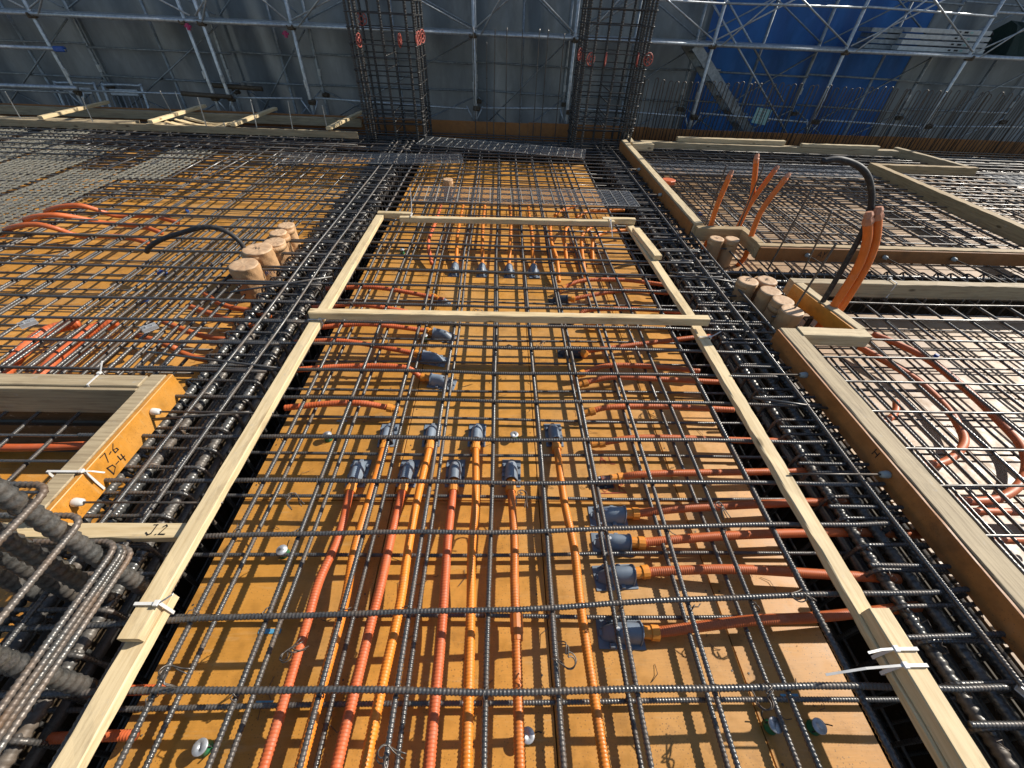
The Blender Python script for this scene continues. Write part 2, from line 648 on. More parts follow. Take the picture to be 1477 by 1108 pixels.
TOP = (
    ((-0.342,2.913,0.08),(-0.35,3.347,0.08),(-0.353,3.679,0.08),(-0.352,4.025,0.08)),
    ((-0.136,2.924,0.08),(-0.142,3.361,0.08),(-0.147,3.694,0.08),(-0.146,4.042,0.08)),
    ((0.076,2.936,0.08),(0.092,3.306,0.08),(0.103,3.681,0.08),(0.096,4.063,0.08)),
    ((0.275,2.948,0.08),(0.277,3.389,0.08),(0.274,3.694,0.08),(0.279,4.078,0.08)),
    ((-0.514,2.903,0.08),(-0.573,3.196,0.08),(-0.566,3.599,0.08),(-0.563,4.007,0.08)),
    ((0.44,2.67,0.08),(0.447,2.946,0.08),(0.432,3.26,0.08),(0.456,3.675,0.08)),
    ((0.536,3.01,0.08),(0.55,3.337,0.08),(0.604,3.591,0.08),(0.701,3.759,0.08)),
    ((0.647,2.765,0.08),(0.67,3.143,0.08),(0.716,3.419,0.08),(0.825,3.607,0.08)),
    ((0.747,3.023,0.08),(0.784,3.283,0.08),(0.892,3.46,0.08),(1.149,3.568,0.08)),
    ((0.516,3.846,0.08),(0.611,3.995,0.08),(0.762,4.119,0.08)),
    ((0.723,3.828,0.08),(0.865,3.979,0.08),(1.218,4.044,0.08)),
)
LARC = (
    ((-3.745,3.37,0.12),(-3.542,3.37,0.2),(-3.368,3.395,0.22),(-3.296,3.436,0.18),(-3.208,3.506,0.1),(-2.974,3.551,0.09),(-2.729,3.503,0.06)),
    ((-3.765,3.201,0.12),(-3.56,3.172,0.2),(-3.387,3.189,0.22),(-3.308,3.255,0.18),(-3.198,3.356,0.1),(-2.914,3.334,0.09),(-2.733,3.283,0.06)),
    ((-3.73,3.04,0.12),(-3.538,2.986,0.2),(-3.378,3.008,0.22),(-3.281,3.037,0.18),(-3.216,3.105,0.1),(-2.926,3.131,0.09),(-2.727,3.096,0.06)),
)
LBIG = (
    ((-2.427,1.449,0.1),(-2.479,1.621,0.1),(-2.53,1.793,0.1),(-2.525,1.924,0.1),(-2.421,1.998,0.1)),
    ((-2.251,1.469,0.1),(-2.289,1.626,0.1),(-2.312,1.794,0.1),(-2.305,1.936,0.1),(-2.211,2.006,0.1)),
)
LRED = (
    ((-1.934,2.378,0.07),(-1.789,2.268,0.07),(-1.672,2.205,0.07),(-1.541,2.17,0.07),(-1.389,2.11,0.07)),
    ((-1.929,2.208,0.07),(-1.71,2.111,0.07),(-1.52,2.031,0.07),(-1.411,1.998,0.07)),
    ((-1.984,2.039,0.07),(-1.819,1.961,0.07),(-1.683,1.904,0.07),(-1.508,1.865,0.07)),
    ((-2.041,1.897,0.07),(-1.911,1.852,0.07),(-1.755,1.78,0.07)),
    ((-1.711,1.747,0.07),(-1.617,1.709,0.07),(-1.521,1.688,0.07)),
)
RLOOP = (
    ((2.186,1.911,0.07),(2.243,1.798,0.07),(2.317,1.619,0.07),(2.314,1.417,0.07),(2.261,1.253,0.07),(2.189,1.158,0.07),(2.035,1.069,0.07),(1.912,1.044,0.07),(1.778,1.055,0.07)),
    ((2.365,2.052,0.07),(2.443,1.963,0.07),(2.524,1.816,0.07),(2.544,1.588,0.07),(2.518,1.344,0.07),(2.464,1.136,0.07),(2.308,0.978,0.07),(2.106,0.88,0.07),(1.91,0.864,0.07),(1.742,0.878,0.07)),
    ((1.7,0.823,0.07),(1.909,0.819,0.07),(2.25,0.814,0.07)),
    ((1.738,0.703,0.07),(1.909,0.699,0.07),(2.125,0.694,0.07)),
    ((2.075,1.445,0.07),(2.012,1.366,0.07),(1.917,1.305,0.07),(1.797,1.261,0.07)),
)
VCOND = (
    ((1.786,3.347,0.08),(1.765,3.347,0.199),(1.754,3.347,0.396),(1.766,3.347,0.618)),
    ((2.042,3.435,0.08),(2.053,3.435,0.172),(2.06,3.435,0.402),(2.031,3.435,0.519),(1.968,3.435,0.708)),
    ((2.042,3.435,0.08),(2.052,3.435,0.202),(2.078,3.435,0.403),(2.154,3.435,0.641)),
    ((2.008,3.095,0.08),(1.984,3.095,0.224),(1.974,3.095,0.439),(2.045,3.095,0.679)),
    ((2.008,2.068,0.08),(2.014,2.068,0.238),(2.007,2.068,0.487),(1.963,2.068,0.647),(1.888,2.068,0.773)),
    ((2.063,2.085,0.08),(2.082,2.085,0.229),(2.067,2.085,0.48),(2.025,2.085,0.641),(1.938,2.085,0.793)),
)
HOSE_R = (
    (1.968,2.115,0.12),
    (1.974,2.115,0.28),
    (1.961,2.115,0.546),
    (1.94,2.115,0.72),
    (1.893,2.115,0.843),
    (1.811,2.115,0.945),
    (1.724,2.115,0.999),
    (1.612,2.115,1.025),
    (1.536,2.115,1.014),
)
HOSE_L = (
    (-1.745,2.7,0.156),
    (-1.761,2.7,0.273),
    (-1.836,2.7,0.348),
    (-1.951,2.7,0.364),
    (-2.106,2.7,0.325),
    (-2.271,2.7,0.272),
    (-2.376,2.7,0.22),
)
STARTER = (
    ((1.725,3.367,0.1),(1.722,3.367,0.679)),
    ((2.026,3.387,0.1),(2.022,3.387,0.684)),
    ((2.066,2.844,0.1),(2.09,2.844,0.67)),
    ((2.182,2.636,0.1),(2.142,2.636,0.61)),
    ((1.787,2.077,0.1),(1.809,2.077,0.638)),
)
BELLS_C = ((-0.593,1.034),(-0.509,1.248),(-0.38,1.036),(-0.305,1.251),(-0.177,1.038),(-0.092,1.254),(0.068,1.04),(0.275,1.259))
BELLS_R = ((0.451,0.83),(0.444,0.712),(0.431,0.59),(0.412,0.409))
BELLS_RS = ((0.452,0.99),(0.424,1.883),(0.401,2.21),(0.417,2.46))
BELLS_L = ((-0.37,2.417),(-0.357,2.206),(-0.328,2.018),(-0.359,1.797),(-0.292,1.605))
BELLS_T = ((-0.338,2.849),(-0.129,2.849),(0.081,2.849),(0.272,2.859))
ANCHORS = ((-0.773,0.144),(0.098,0.156),(0.803,0.169),(0.93,0.166),(-0.77,0.677),(-0.777,1.216),(0.084,1.227),(-0.443,1.993),(-0.784,3.151))

# ================================================================== SETTING
gm = MB()
gm.add([(-200, -200, -4), (200, -200, -4), (200, 200, -4), (-200, 200, -4)], [(0, 1, 2, 3)])
tag(gm.build('ground', 'earth'), 'bare earth far below the formwork', None, None, 'structure')


def deck_zone(x0, x1, y0, y1, material, label, pw=0.6, pl=1.8, along='Y'):
    root = MB()
    root.box((x0 + 0.004, y0 + 0.004, -0.10), (x1 - 0.004, y1 - 0.004, -0.0125))
    r = root.build('formwork_deck', 'ply_dark')
    tag(r, label, None, None, 'structure')
    cache = {}
    sx, sy = (pw, pl) if along == 'Y' else (pl, pw)
    yy = y0
    while yy < y1 - 0.02:
        h = min(sy, y1 - yy)
        xx = x0
        while xx < x1 - 0.02:
            w = min(sx, x1 - xx)
            key = (round(w, 3), round(h, 3))
            if key not in cache:
                v, f = box_geo((0.0018, 0.0018, -0.012), (w - 0.0018, h - 0.0018, 0.0), 0.0015)
                cache[key] = mk_mesh('plywood_panel', v, f, material)
            link('plywood_panel', cache[key], r, (xx, yy, jit(0.0008)))
            xx += w
        yy += h
    return r


deck_zone(-1.02, 1.105, -0.9, 5.9, 'deck_orange', 'orange coated plywood deck of the middle bay', 0.6, 1.8)
deck_zone(-8.6, -1.56, 1.40, 5.9, 'deck_orange', 'orange coated plywood deck left of the pale batten frame', 0.9, 1.8, 'X')
deck_zone(1.70, 8.9, -0.9, 2.40, 'deck_glare', 'plywood deck, sun glare in its colour, in front of the cross beam', 0.6, 1.8)
deck_zone(1.70, 8.9, 2.95, 5.9, 'deck_glare', 'plywood deck, sun glare in its colour, behind the cross beam', 0.6, 1.8)


def trough(x0, x1, y0, y1, label, ends, zb=-0.78, floor='ply_dark'):
    """open beam form let into the deck: side boards and a bottom, all below the deck"""
    t = empty('beam_form', ((x0 + x1) / 2, (y0 + y1) / 2, -0.78))
    tag(t, label, 'beam form')
    o = Vector(t.location)

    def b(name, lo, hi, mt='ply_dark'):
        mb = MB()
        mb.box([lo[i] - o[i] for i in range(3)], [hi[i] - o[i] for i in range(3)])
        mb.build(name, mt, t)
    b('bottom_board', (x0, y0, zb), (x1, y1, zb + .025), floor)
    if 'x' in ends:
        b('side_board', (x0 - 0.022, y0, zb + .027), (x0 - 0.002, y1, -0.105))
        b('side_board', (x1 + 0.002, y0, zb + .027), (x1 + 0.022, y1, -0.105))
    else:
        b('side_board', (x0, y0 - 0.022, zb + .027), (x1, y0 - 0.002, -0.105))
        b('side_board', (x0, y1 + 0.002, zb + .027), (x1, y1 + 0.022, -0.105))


trough(-1.54, -1.04, -0.9, 5.88, 'deep plywood beam form under the long left girder cage', 'x')
trough(1.125, 1.68, -0.9, 5.88, 'deep plywood beam form under the long right girder cage', 'x')
trough(-4.6, -1.585, -0.9, 1.37, 'deep beam form below the box form and near column cage', 'y', -.34, 'form_orange')
trough(1.73, 8.9, 2.425, 2.925, 'deep plywood beam form under the cross girder', 'y')
trough(-8.6, 8.9, 5.925, 6.88, 'wide beam form below the two column cages', 'y')

# edge board at the far side of the slab, behind the columns
eb = empty('edge_form', (0, 6.95, -0.5))
tag(eb, 'long brown edge form board in front of the scaffold', 'formwork')
xx = -8.6
while xx < 9.0:
    mb = MB()
    mb.box((xx + 0.002, 0, 0), (xx + 1.798, 0.02, 0.765 + jit(0.006)), 0.002)
    mb.build('form_panel', 'form_brown', eb)
    xx += 1.8
mb = MB()
mb.box((-8.6, 0.022, 0.66), (9.2, 0.085, 0.75), 0.004)
mb.build('waler', 'timber_brown', eb)

# ================================================================== REINFORCEMENT
D13 = 0.016
LX = (-0.884, -0.677, -0.453, -0.251, -0.02, 0.183, 0.39, 0.617, 0.82)
TY = (-0.17, 0.03, 0.236, 0.437, 0.686, 0.885, 1.097, 1.325, 1.522, 1.728, 1.935, 2.131, 2.36, 2.57, 2.78, 2.99, 3.19)
BY = (-0.18, 0.02, 0.227, 0.46, 0.671, 0.897, 1.112, 1.327, 1.53, 1.753, 1.964, 2.18, 2.393, 2.6, 2.8, 3.0, 3.2)
for i, x in enumerate(LX):
    bar((x + jit(.006), -0.7, 0.1445), (x + jit(.006), 6.1, 0.1445), D13, 2, '%s upper ribbed bar running lengthwise, counted from the left batten' % ORD[i], 'upper lengthwise bars of the middle bay')
    xo = x + 0.006 + jit(.006)
    bar((xo, -0.7, 0.0445), (xo + jit(.008), 6.1, 0.0445), D13, 2, '%s lower ribbed bar running lengthwise close over the deck, counted from the left batten' % ORD[i], 'lower lengthwise bars of the middle bay')
bar((-1.0, -0.7, 0.142), (-1.004, 5.9, 0.142), 0.02, 2, 'thicker dark bar along the left edge of the middle deck, under the left batten', 'edge bars of the middle bay')
bar((1.015, -0.7, 0.142), (1.02, 5.9, 0.142), 0.02, 2, 'thicker dark bar along the right edge of the middle deck', 'edge bars of the middle bay')


def hooked(d, x0, x1, hook, rib, name):
    pts = [(x0 + (x1 - 0.03 - x0) * u / 24, .004 * math.sin(u * .55 + x0 * 9) + .002 * math.sin(u * 1.3), .0015 * math.sin(u * .8)) for u in range(24)] + [(x1 - 0.03, 0, 0), (x1 - 0.012, 0, -0.004), (x1 - 0.003, 0, -0.014), (x1, 0, -0.03), (x1, 0, -hook)]
    v, f = ribbed(pts, d, None, 8) if rib else tube_geo(np.array(pts, float), d / 2, 6)
    return mk_mesh(name, v, f, 'steel', True)


DT = 0.0172
TOPM = [hooked(DT, -1.72, 1.465, 0.16, True, 'reinforcing_bar'), hooked(DT, -1.64, 1.575, 0.16, True, 'reinforcing_bar')]
TOPP = [hooked(DT, -1.72, 1.465, 0.16, False, 'reinforcing_bar'), hooked(DT, -1.64, 1.575, 0.16, False, 'reinforcing_bar')]
for i, y in enumerate(TY):
    o = link('reinforcing_bar', TOPM[i % 2] if y < 2.5 else TOPP[i % 2], None, (jit(.02), y, 0.1608), (0, 0, jit(0.008) if y < 0.6 else jit(.004)))
    if i == 4:
        o.rotation_euler.z = 0.022
    if i == 3:
        o.rotation_euler.z = 0.032
    tag(o, '%s top crosswise bar short of the far batten, bent down over the right girder' % ORD[16 - i], 'rebar', 'upper crosswise bars inside the batten frame')
for i, y in enumerate(BY):
    bar((-1.5, y + jit(.012), 0.0285), (1.45, y + jit(.012), 0.0285), 0.0145, 2 if y < 2.5 else 0, '%s thin crosswise bar of the lower mat, counted from the far batten' % ORD[16 - i], 'lower crosswise bars inside the batten frame')
lowm = Mat()
y = 3.3
while y < 5.85:
    bar((-1.6, y + jit(.012), 0.1585), (1.58, y + jit(.012), 0.1585), 0.013, 0, 'dark crosswise bar of the middle bay beyond the far batten', 'crosswise bars beyond the far batten')
    if int(y * 10) % 2:
        lowm.add((-1.5, y + .05, 0.0305), (1.45, y + .05 + jit(.01), 0.0305), 0.0125)
    y += 0.145 + jit(.012)

# girders -------------------------------------------------------------
GL = (-1.474, -1.376, -1.288, -1.2)
GR = (1.342, 1.442, 1.527, 1.635)
TH = 0.036
for g, side in ((GL[::-1], 'left'), (GR, 'right')):
    for i, x in enumerate(g):
        bar((x + jit(.006), -0.8, 0.098), (x + jit(.008), 6.8, 0.098), TH, 2, '%s thick main bar of the %s girder, counted from the middle bay' % (ORD[i], side), 'top main bars of the %s girder' % side, material='steel_thick')
        lowm.add((x, -0.8, -0.66), (x, 6.8, -0.66), TH)
        lowm.add((x + jit(.01), -0.8, 0.028), (x + jit(.01), 6.8, 0.028), TH)
    for x in (g[0], g[3]):
        lowm.add((x + jit(.02), -0.8, -0.25), (x + jit(.02), 6.8, -0.25), 0.013)
for x, z in ((-1.328, 0.1735), (-1.197, 0.1735), (1.462, 0.1735), (1.602, 0.1735)):
    bar((x, -0.6, z + .003), (x + jit(.006), 6.0, z + .003), 0.015, 2, 'slim lengthwise bar over the %s girder ties, %s the middle bay' % ('left' if x < 0 else 'right', 'nearer' if abs(x) < 1.3 or 1.4 < x < 1.5 else 'farther from'), 'slim bars over the girders')


def stirrup_mesh(w, zt, zb, d, rib=True):
    r = 0.03
    h = zt - zb
    pts = []
    for cx_, cz_, a0 in ((w / 2 - r, zt - r, 90), (w / 2 - r, zb + r, 0), (-w / 2 + r, zb + r, -90), (-w / 2 + r, zt - r, -180)):
        for q in range(5):
            a = math.radians(a0 - 90 * q / 4)
            pts.append((cx_ + r * math.cos(a), 0, cz_ + r * math.sin(a)))
    pts.append(pts[0])
    v, f = ribbed(pts, d, 0.012, 6, closed=True) if rib else tube_geo(np.array(pts[:-1]), d / 2, 6, closed=True)
    mb = MB()
    mb.add(v.tolist(), f)
    # hook tails
    for s in (-1, 1):
        a = (s * (w / 2 - 0.02), 0.008 * s, zt - 0.004)
        mb.tube([a, (s * (w / 2 - 0.05), 0.012 * s, zt - 0.03), (s * (w / 2 - 0.1), 0.014 * s, zt - 0.075)], d / 2, 6)
    return mk_mesh('stirrup', mb.v, mb.f, 'steel', True)


STL = (stirrup_mesh(0.355, 0.130, -0.69, 0.015), stirrup_mesh(0.375, 0.128, -0.69, 0.0125, False))
y = -0.47
while y < 5.9:
    for cx_, side in (((GL[0] + GL[3]) / 2, 'left'), ((GR[0] + GR[3]) / 2, 'right')):
        o = link('stirrup', STL[0] if y < 2.4 else STL[1], None, (cx_ + jit(.008), y + jit(.015), 0), (0, 0, jit(0.02)))
        tag(o, 'closed rectangular tie round the main bars of the %s girder' % side, 'stirrup', 'ties of the %s girder' % side)
    y += 0.1018
# cap ties (short hooked bars) over the right girder and crossing bars over the left one
pts = [(-0.155, 0, 0)]
for q in range(7):
    a = math.radians(90 - 180 * q / 6)
    pts.append((0.17 + 0.022 * math.cos(a), 0, -0.022 + 0.022 * math.sin(a)))
pts.append((0.12, 0, -0.044))
v, f = ribbed(pts, 0.016, 0.0105, 6)
capm = mk_mesh('cap_tie', v, f, 'steel', True)
for i in range(30):
    o = link('cap_tie', capm, None, (1.41 + jit(.02), -0.47 + i * 0.2035 + 0.026 + jit(.02), 0.1595), (0, 0, jit(.03)))
    tag(o, 'short hooked bar across the top of the right girder', 'rebar', 'short hooked bars over the right girder')
# rusty hook ends riding on the left main bars
hk = MB()
pp = [(0.012 * math.cos(a), 0.0, 0.012 * math.sin(a)) for a in np.linspace(-0.6, math.pi + 0.6, 9)]
hk.tube([(p[0] * 2.1, p[1], p[2] * 2.1) for p in pp], 0.0065, 6)
hkm = mk_mesh('hook_end', hk.v, hk.f, 'steel_rusty', True)
for i in range(13):
    y = 0.545 + i * 0.2035
    for x in (GL[0], GL[1]):
        if random.random() < 0.8:
            o = link('rebar_hook', hkm, None, (x + jit(.006), y + 0.018 + jit(.01), 0.098), (0, 0, 0.25 + jit(.3)))
            tag(o, 'small rusty hook end curled over a thick bar of the left girder', 'rebar hook', 'rusty hook ends on the left girder')

# back girder under the columns: bars running crosswise ----------------
for i, y in enumerate((6.02, 6.16, 6.3, 6.45, 6.6, 6.74)):
    bar((-8.4, y, 0.06), (8.8, y, 0.06), 0.03, 0, '%s thick bar of the rear girder, counted from the slabs' % ORD[i], 'main bars of the rear girder', material='steel_thick')
    lowm.add((-8.4, y + .04, 0.128), (8.8, y + .04, 0.128), 0.0135)
bk = stirrup_mesh(0.80, 0.10, -0.62, 0.013, False)
for i in range(64):
    x = -7.9 + i * 0.25
    if -1.8 < x < -1.0 or 1.0 < x < 1.8:
        continue
    o = link('stirrup', bk, None, (x + jit(.02), 6.38, 0), (0, 0, math.pi / 2 + jit(.015)))
    tag(o, 'tall rectangular tie round the rear girder bars', 'stirrup', 'ties of the rear girder')

# left slab -------------------------------------------------------------
for i in range(20):
    x = -2.40 - i * 0.212 + jit(.015)
    for dx, z in ((0.0, 0.1445), (0.03, 0.1445)):
        if dx > 0 and i % 3 == 1:
            continue
        bar((x + dx, 1.44 + jit(.03), z), (x + dx + jit(.012), 6.0, z), 0.0155, 1 if x > -3.4 else 0, 'lengthwise bar of the left slab mat', 'lengthwise bars of the left slab')
for i in range(22):
    y = 1.50 + i * 0.21 + jit(.02)
    bar((-7.4, y, 0.1600), (-1.12 + jit(.08), y + jit(.02), 0.1600), 0.0165, 0, 'upper crosswise bar of the left slab mat reaching over the left girder', 'upper crosswise bars of the left slab')
    lowm.add((-7.4, y + .1, 0.0305), (-1.60, y + .1 + jit(.02), 0.0305), 0.0125)
for i in range(12):
    y = -0.4 + i * 0.14
    bar((-3.6, y + jit(.02), 0.112), (-1.56, y + jit(.02), 0.112), 0.013, 1, 'crosswise bar under the box form beside the near column cage', 'crosswise bars around the box form')
for i in range(7):
    x = -1.72 - i * 0.16
    bar((x + jit(.02), -0.6, 0.098), (x + jit(.02), 1.9, 0.098), 0.0145, 2 if i < 5 else 1, 'lengthwise bar under the box form beside the near column cage', 'lengthwise bars around the box form')
for i in range(11):
    x = -1.66 - i * 0.062
    y1 = (4.3, 4.2, 4.3, 3.9, 4.0, 3.6, 3.7, 3.4, 3.5, 3.2, 3.3)[i]
    y0 = 1.50 + jit(.05) if i > 2 else 1.5
    bar((x, y0, 0.131), (x + jit(.008), y1, 0.131), 0.0165, 1, 'bar in the tight row beside the paper-wrapped sleeves', 'tight row of bars beside the sleeves')
for i in range(4):
    x = -1.68 - i * 0.2
    lowm.add((x, 1.5, 0.0445), (x + jit(.02), 6.0, 0.0445), 0.013)
    lowm.add((x + .03, 4.1, 0.1445), (x + .03 + jit(.02), 6.0, 0.1445), 0.0135)

for i in range(34):
    x = -7.2 + i * 0.155 + jit(.03)
    lowm.add((x, 4.7 + jit(.5), 0.176), (x + jit(.06), 6.1 + jit(.1), 0.176), 0.016)
for i in range(7):
    y = 4.9 + i * 0.17 + jit(.03)
    lowm.add((-7.4, y, 0.192), (-1.9 + jit(.3), y + jit(.04), 0.192), 0.015)

# right slabs -----------------------------------------------------------
for i in range(15):
    x = 1.80 + i * 0.2 + jit(.02)
    bar((x, -0.6, 0.1445), (x + jit(.02), 2.36, 0.1445), 0.0158, 1 if x < 3 else 0, 'upper lengthwise bar of the near right slab', 'upper lengthwise bars of the near right slab')
    lowm.add((x + .03, -0.6, 0.0445), (x + .03, 2.36, 0.0445), 0.0125)
for i in range(28):
    x = 1.85 + i * 0.2 + jit(.02)
    bar((x + jit(.03), 2.9, 0.1445), (x + jit(.03), 6.1, 0.1445), 0.0135, 0, 'upper lengthwise bar of the far right slab', 'upper lengthwise bars of the far right slab')
    lowm.add((x + .1, 2.9, 0.0445), (x + .1 + jit(.03), 6.0, 0.0445), 0.0125)
for i in range(5):
    x = 1.715 + i * 0.066
    bar((x, 0.2 + jit(.3), 0.131), (x + jit(.01), 1.72, 0.131), 0.013, 1, 'bar of the tight row along the inner side of the right edge timber', 'tight row along the right edge timber')
for i in range(15):
    y = -0.5 + i * 0.198 + jit(.02)
    bar((1.69, y, 0.1585), (4.9, y + jit(.02), 0.1590), 0.0128, 0, 'upper crosswise bar of the near right slab', 'upper crosswise bars of the near right slab')
    lowm.add((1.69, y + .07, 0.0305), (4.9, y + .07 + jit(.02), 0.0305), 0.0115)
for i in range(15):
    y = 3.05 + i * 0.195 + jit(.02)
    bar((1.72, y, 0.1585), (8.7, y + jit(.02), 0.1585), 0.0125, 0, 'upper crosswise bar of the far right slab', 'upper crosswise bars of the far right slab')
    lowm.add((1.72, y + .08, 0.0305), (8.7, y + .08 + jit(.02), 0.0305), 0.0115)
for i in range(26):
    x = 1.9 + i * .25 + jit(.05)
    lowm.add((x, 3.0, 0.172), (x + jit(.08), 6.1, 0.172), 0.0145)
for i in range(14):
    y = 4.1 + i * .14 + jit(.03)
    lowm.add((1.75, y, 0.186), (8.6, y + jit(.05), 0.186), 0.0135)
for i in range(16):
    y = 2.6 + i * .21 + jit(.04)
    lowm.add((-7.4, y, 0.175), (-3.0 + jit(.5), y + jit(.05), 0.175), 0.0145)
for a, b in (((-1.75, 1.62), (-1.0, 1.5)), ((-1.62, 2.2), (-1.08, 2.42)), ((-1.6, 1.15), (-1.06, 1.22)), ((1.2, 2.6), (1.7, 2.45)), ((1.22, 1.35), (1.58, 1.28))):
    lowm.add(a + (.178,), b + (.178,), 0.013)
lowm.build('lower_bar_mat', 'lower bars seen through the upper mats close above the decks')
for i, y in enumerate((2.5, 2.6, 2.7, 2.82)):
    bar((1.5, y + jit(.01), 0.075), (8.7, y, 0.075), 0.03, 1, '%s thick main bar of the cross girder, counted from the near right slab' % ORD[i], 'main bars of the cross girder', material='steel_thick')
cg = stirrup_mesh(0.40, 0.103, -0.66, 0.012, False)
for i in range(40):
    o = link('stirrup', cg, None, (1.86 + i * 0.13 + jit(.02), 2.66, 0), (0, 0, math.pi / 2 + jit(.04)))
    tag(o, 'rectangular tie round the bars of the cross girder', 'stirrup', 'ties of the cross girder')

# tie wire at the crossings --------------------------------------------
tw = MB()
for i, x in enumerate(LX):
    for j, y in enumerate(TY):
        if random.random() < .25 or y > 3.1:
            continue
        for zc, yy_ in ((0.151, y), ):
            a = random.uniform(0.5, 1.1) * random.choice((-1, 1))
            ring = [(x + 0.0115 * math.cos(t) * math.cos(a), yy_ + 0.0115 * math.cos(t) * math.sin(a), zc + 0.0155 * math.sin(t)) for t in np.linspace(0, 2 * math.pi, 9)]
            tw.tube(ring, 0.0018, 4)
            b = random.uniform(0, 6.28)
            tw.tube([(x, yy_, zc + 0.013), (x + 0.012 * math.cos(b), yy_ + 0.012 * math.sin(b), zc + 0.018), (x + 0.026 * math.cos(b + .5), yy_ + 0.026 * math.sin(b + .5), zc + 0.012)], 0.0017, 4)
for g in (GL, GR):
    for x in g:
        for j in range(34):
            if random.random() < 0.6:
                y = -0.4 + j * 0.102
                b = random.uniform(0, 6.28)
                r0 = 0.012
                tw.tube([(x, y, 0.128), (x + r0 * math.cos(b), y + r0 * math.sin(b), 0.142), (x + 2 * r0 * math.cos(b + .6), y + 2 * r0 * math.sin(b + .6), 0.138), (x + 1.5 * r0 * math.cos(b + 1.6), y + 1.5 * r0 * math.sin(b + 1.6), 0.148), (x + 3 * r0 * math.cos(b + 1.1), y + 3 * r0 * math.sin(b + 1.1), 0.15)], 0.0014, 4)
tag(tw.build('tie_wire', 'steel_wire', None, True), 'thin twisted wire ties at the crossings of the bars', 'wire', None, 'stuff')

# ================================================================== COLUMN CAGES
def loop_rect(x0, x1, y0, y1, r=0.03):
    pts = []
    for cx_, cy_, a0 in ((x1 - r, y1 - r, 0), (x0 + r, y1 - r, 90), (x0 + r, y0 + r, 180), (x1 - r, y0 + r, 270)):
        for q in range(4):
            a = math.radians(a0 + 30 * q)
            pts.append((cx_ + r * math.cos(a), cy_ + r * math.sin(a), 0))
    return np.array(pts)


def wheel_mesh():
    mb = MB()
    R0 = 0.062
    for rr in (R0, R0 * 0.42):
        v, f = tube_geo(np.array([(rr * math.cos(a), 0, rr * math.sin(a)) for a in np.linspace(0, 2 * math.pi, 21)[:-1]]), 0.0065, 6, closed=True)
        mb.add(v.tolist(), f)
    for k_ in range(6):
        a = k_ * math.pi / 3
        mb.tube([(R0 * .42 * math.cos(a), 0, R0 * .42 * math.sin(a)), (R0 * math.cos(a), 0, R0 * math.sin(a))], 0.005, 5)
    return mk_mesh('spacer_wheel', mb.v, mb.f, 'red_plastic', True)


WHEEL = wheel_mesh()


def column(x0, x1, y0, y1, label, wheels, hoops_dense):
    t = empty('column_cage', ((x0 + x1) / 2, (y0 + y1) / 2, -0.7))
    tag(t, label, 'column cage')
    o = Vector(t.location)
    H = 3.6
    vb = mk_mesh('vertical_bar', *tube_ribbed_vertical(H, 0.034), 'steel_shade', True)
    w, dpt = x1 - x0, y1 - y0
    xs = [0, .12, .5, .88, 1]
    spots = [(a * w + x0, y0) for a in xs] + [(a * w + x0, y1) for a in xs] + [(x0, y0 + b * dpt) for b in (.3, .7)] + [(x1, y0 + b * dpt) for b in (.3, .7)]
    for (x, y) in spots:
        link('vertical_bar', vb, t, (x - o.x + jit(.006), y - o.y + jit(.006), 0), (jit(.004), jit(.004), 0))
    v, f = tube_geo(loop_rect(x0 - o.x - .024, x1 - o.x + .024, y0 - o.y - .024, y1 - o.y + .024), 0.0068, 6, closed=True)
    hm = mk_mesh('hoop', v, f, 'steel_shade', True)
    v, f = tube_geo(np.array([(x0 + .5 * w - o.x, y0 - o.y - .024, .012), (x0 + .5 * w - o.x, y1 - o.y + .024, .012)]), 0.0065, 6)
    cm = mk_mesh('cross_tie', v, f, 'steel_shade', True)
    z = 0.02
    while z < H - 0.05:
        zz = z + jit(.012)
        link('hoop', hm, t, (0, 0, zz), (jit(.012), jit(.012), 0))
        if random.random() < .4:
            link('cross_tie', cm, t, (0, 0, zz))
        z += 0.05 if hoops_dense[0] < z < hoops_dense[1] else 0.128
    for (x, y, zr, rz) in wheels:
        link('spacer_wheel', WHEEL, t, (x - o.x, y - o.y, zr - o.z), (0, 0, rz))
    return t


def tube_ribbed_vertical(H, d):
    return ribbed([(0, 0, 0), (0, 0, H)], d, 0.024, 6, rib=0.16)


column(-1.76, -1.02, 6.2, 6.84, 'tall column cage of ribbed bars standing left behind the middle bay', [(-1.655, 6.17, 1.158, 1.35), (-1.185, 6.17, 1.174, 1.45), (-1.0, 6.24, 1.19, 1.57), (-1.0, 6.42, 1.19, 1.35), (-0.985, 6.6, 1.2, 1.2), (-1.75, 6.8, 1.33, .3)], (0.98, 1.15))
column(0.995, 1.735, 6.2, 6.84, 'tall column cage of ribbed bars standing right behind the middle bay', [(1.06, 6.17, 1.08, .6), (1.0, 6.3, 1.1, 1.3), (1.24, 6.17, 1.085, 1.3), (1.63, 6.17, 1.09, 1.2), (1.655, 6.3, 1.09, 1.4), (1.76, 6.2, 1.1, .4), (0.975, 6.5, 1.1, 1.0)], (0.98, 1.15))

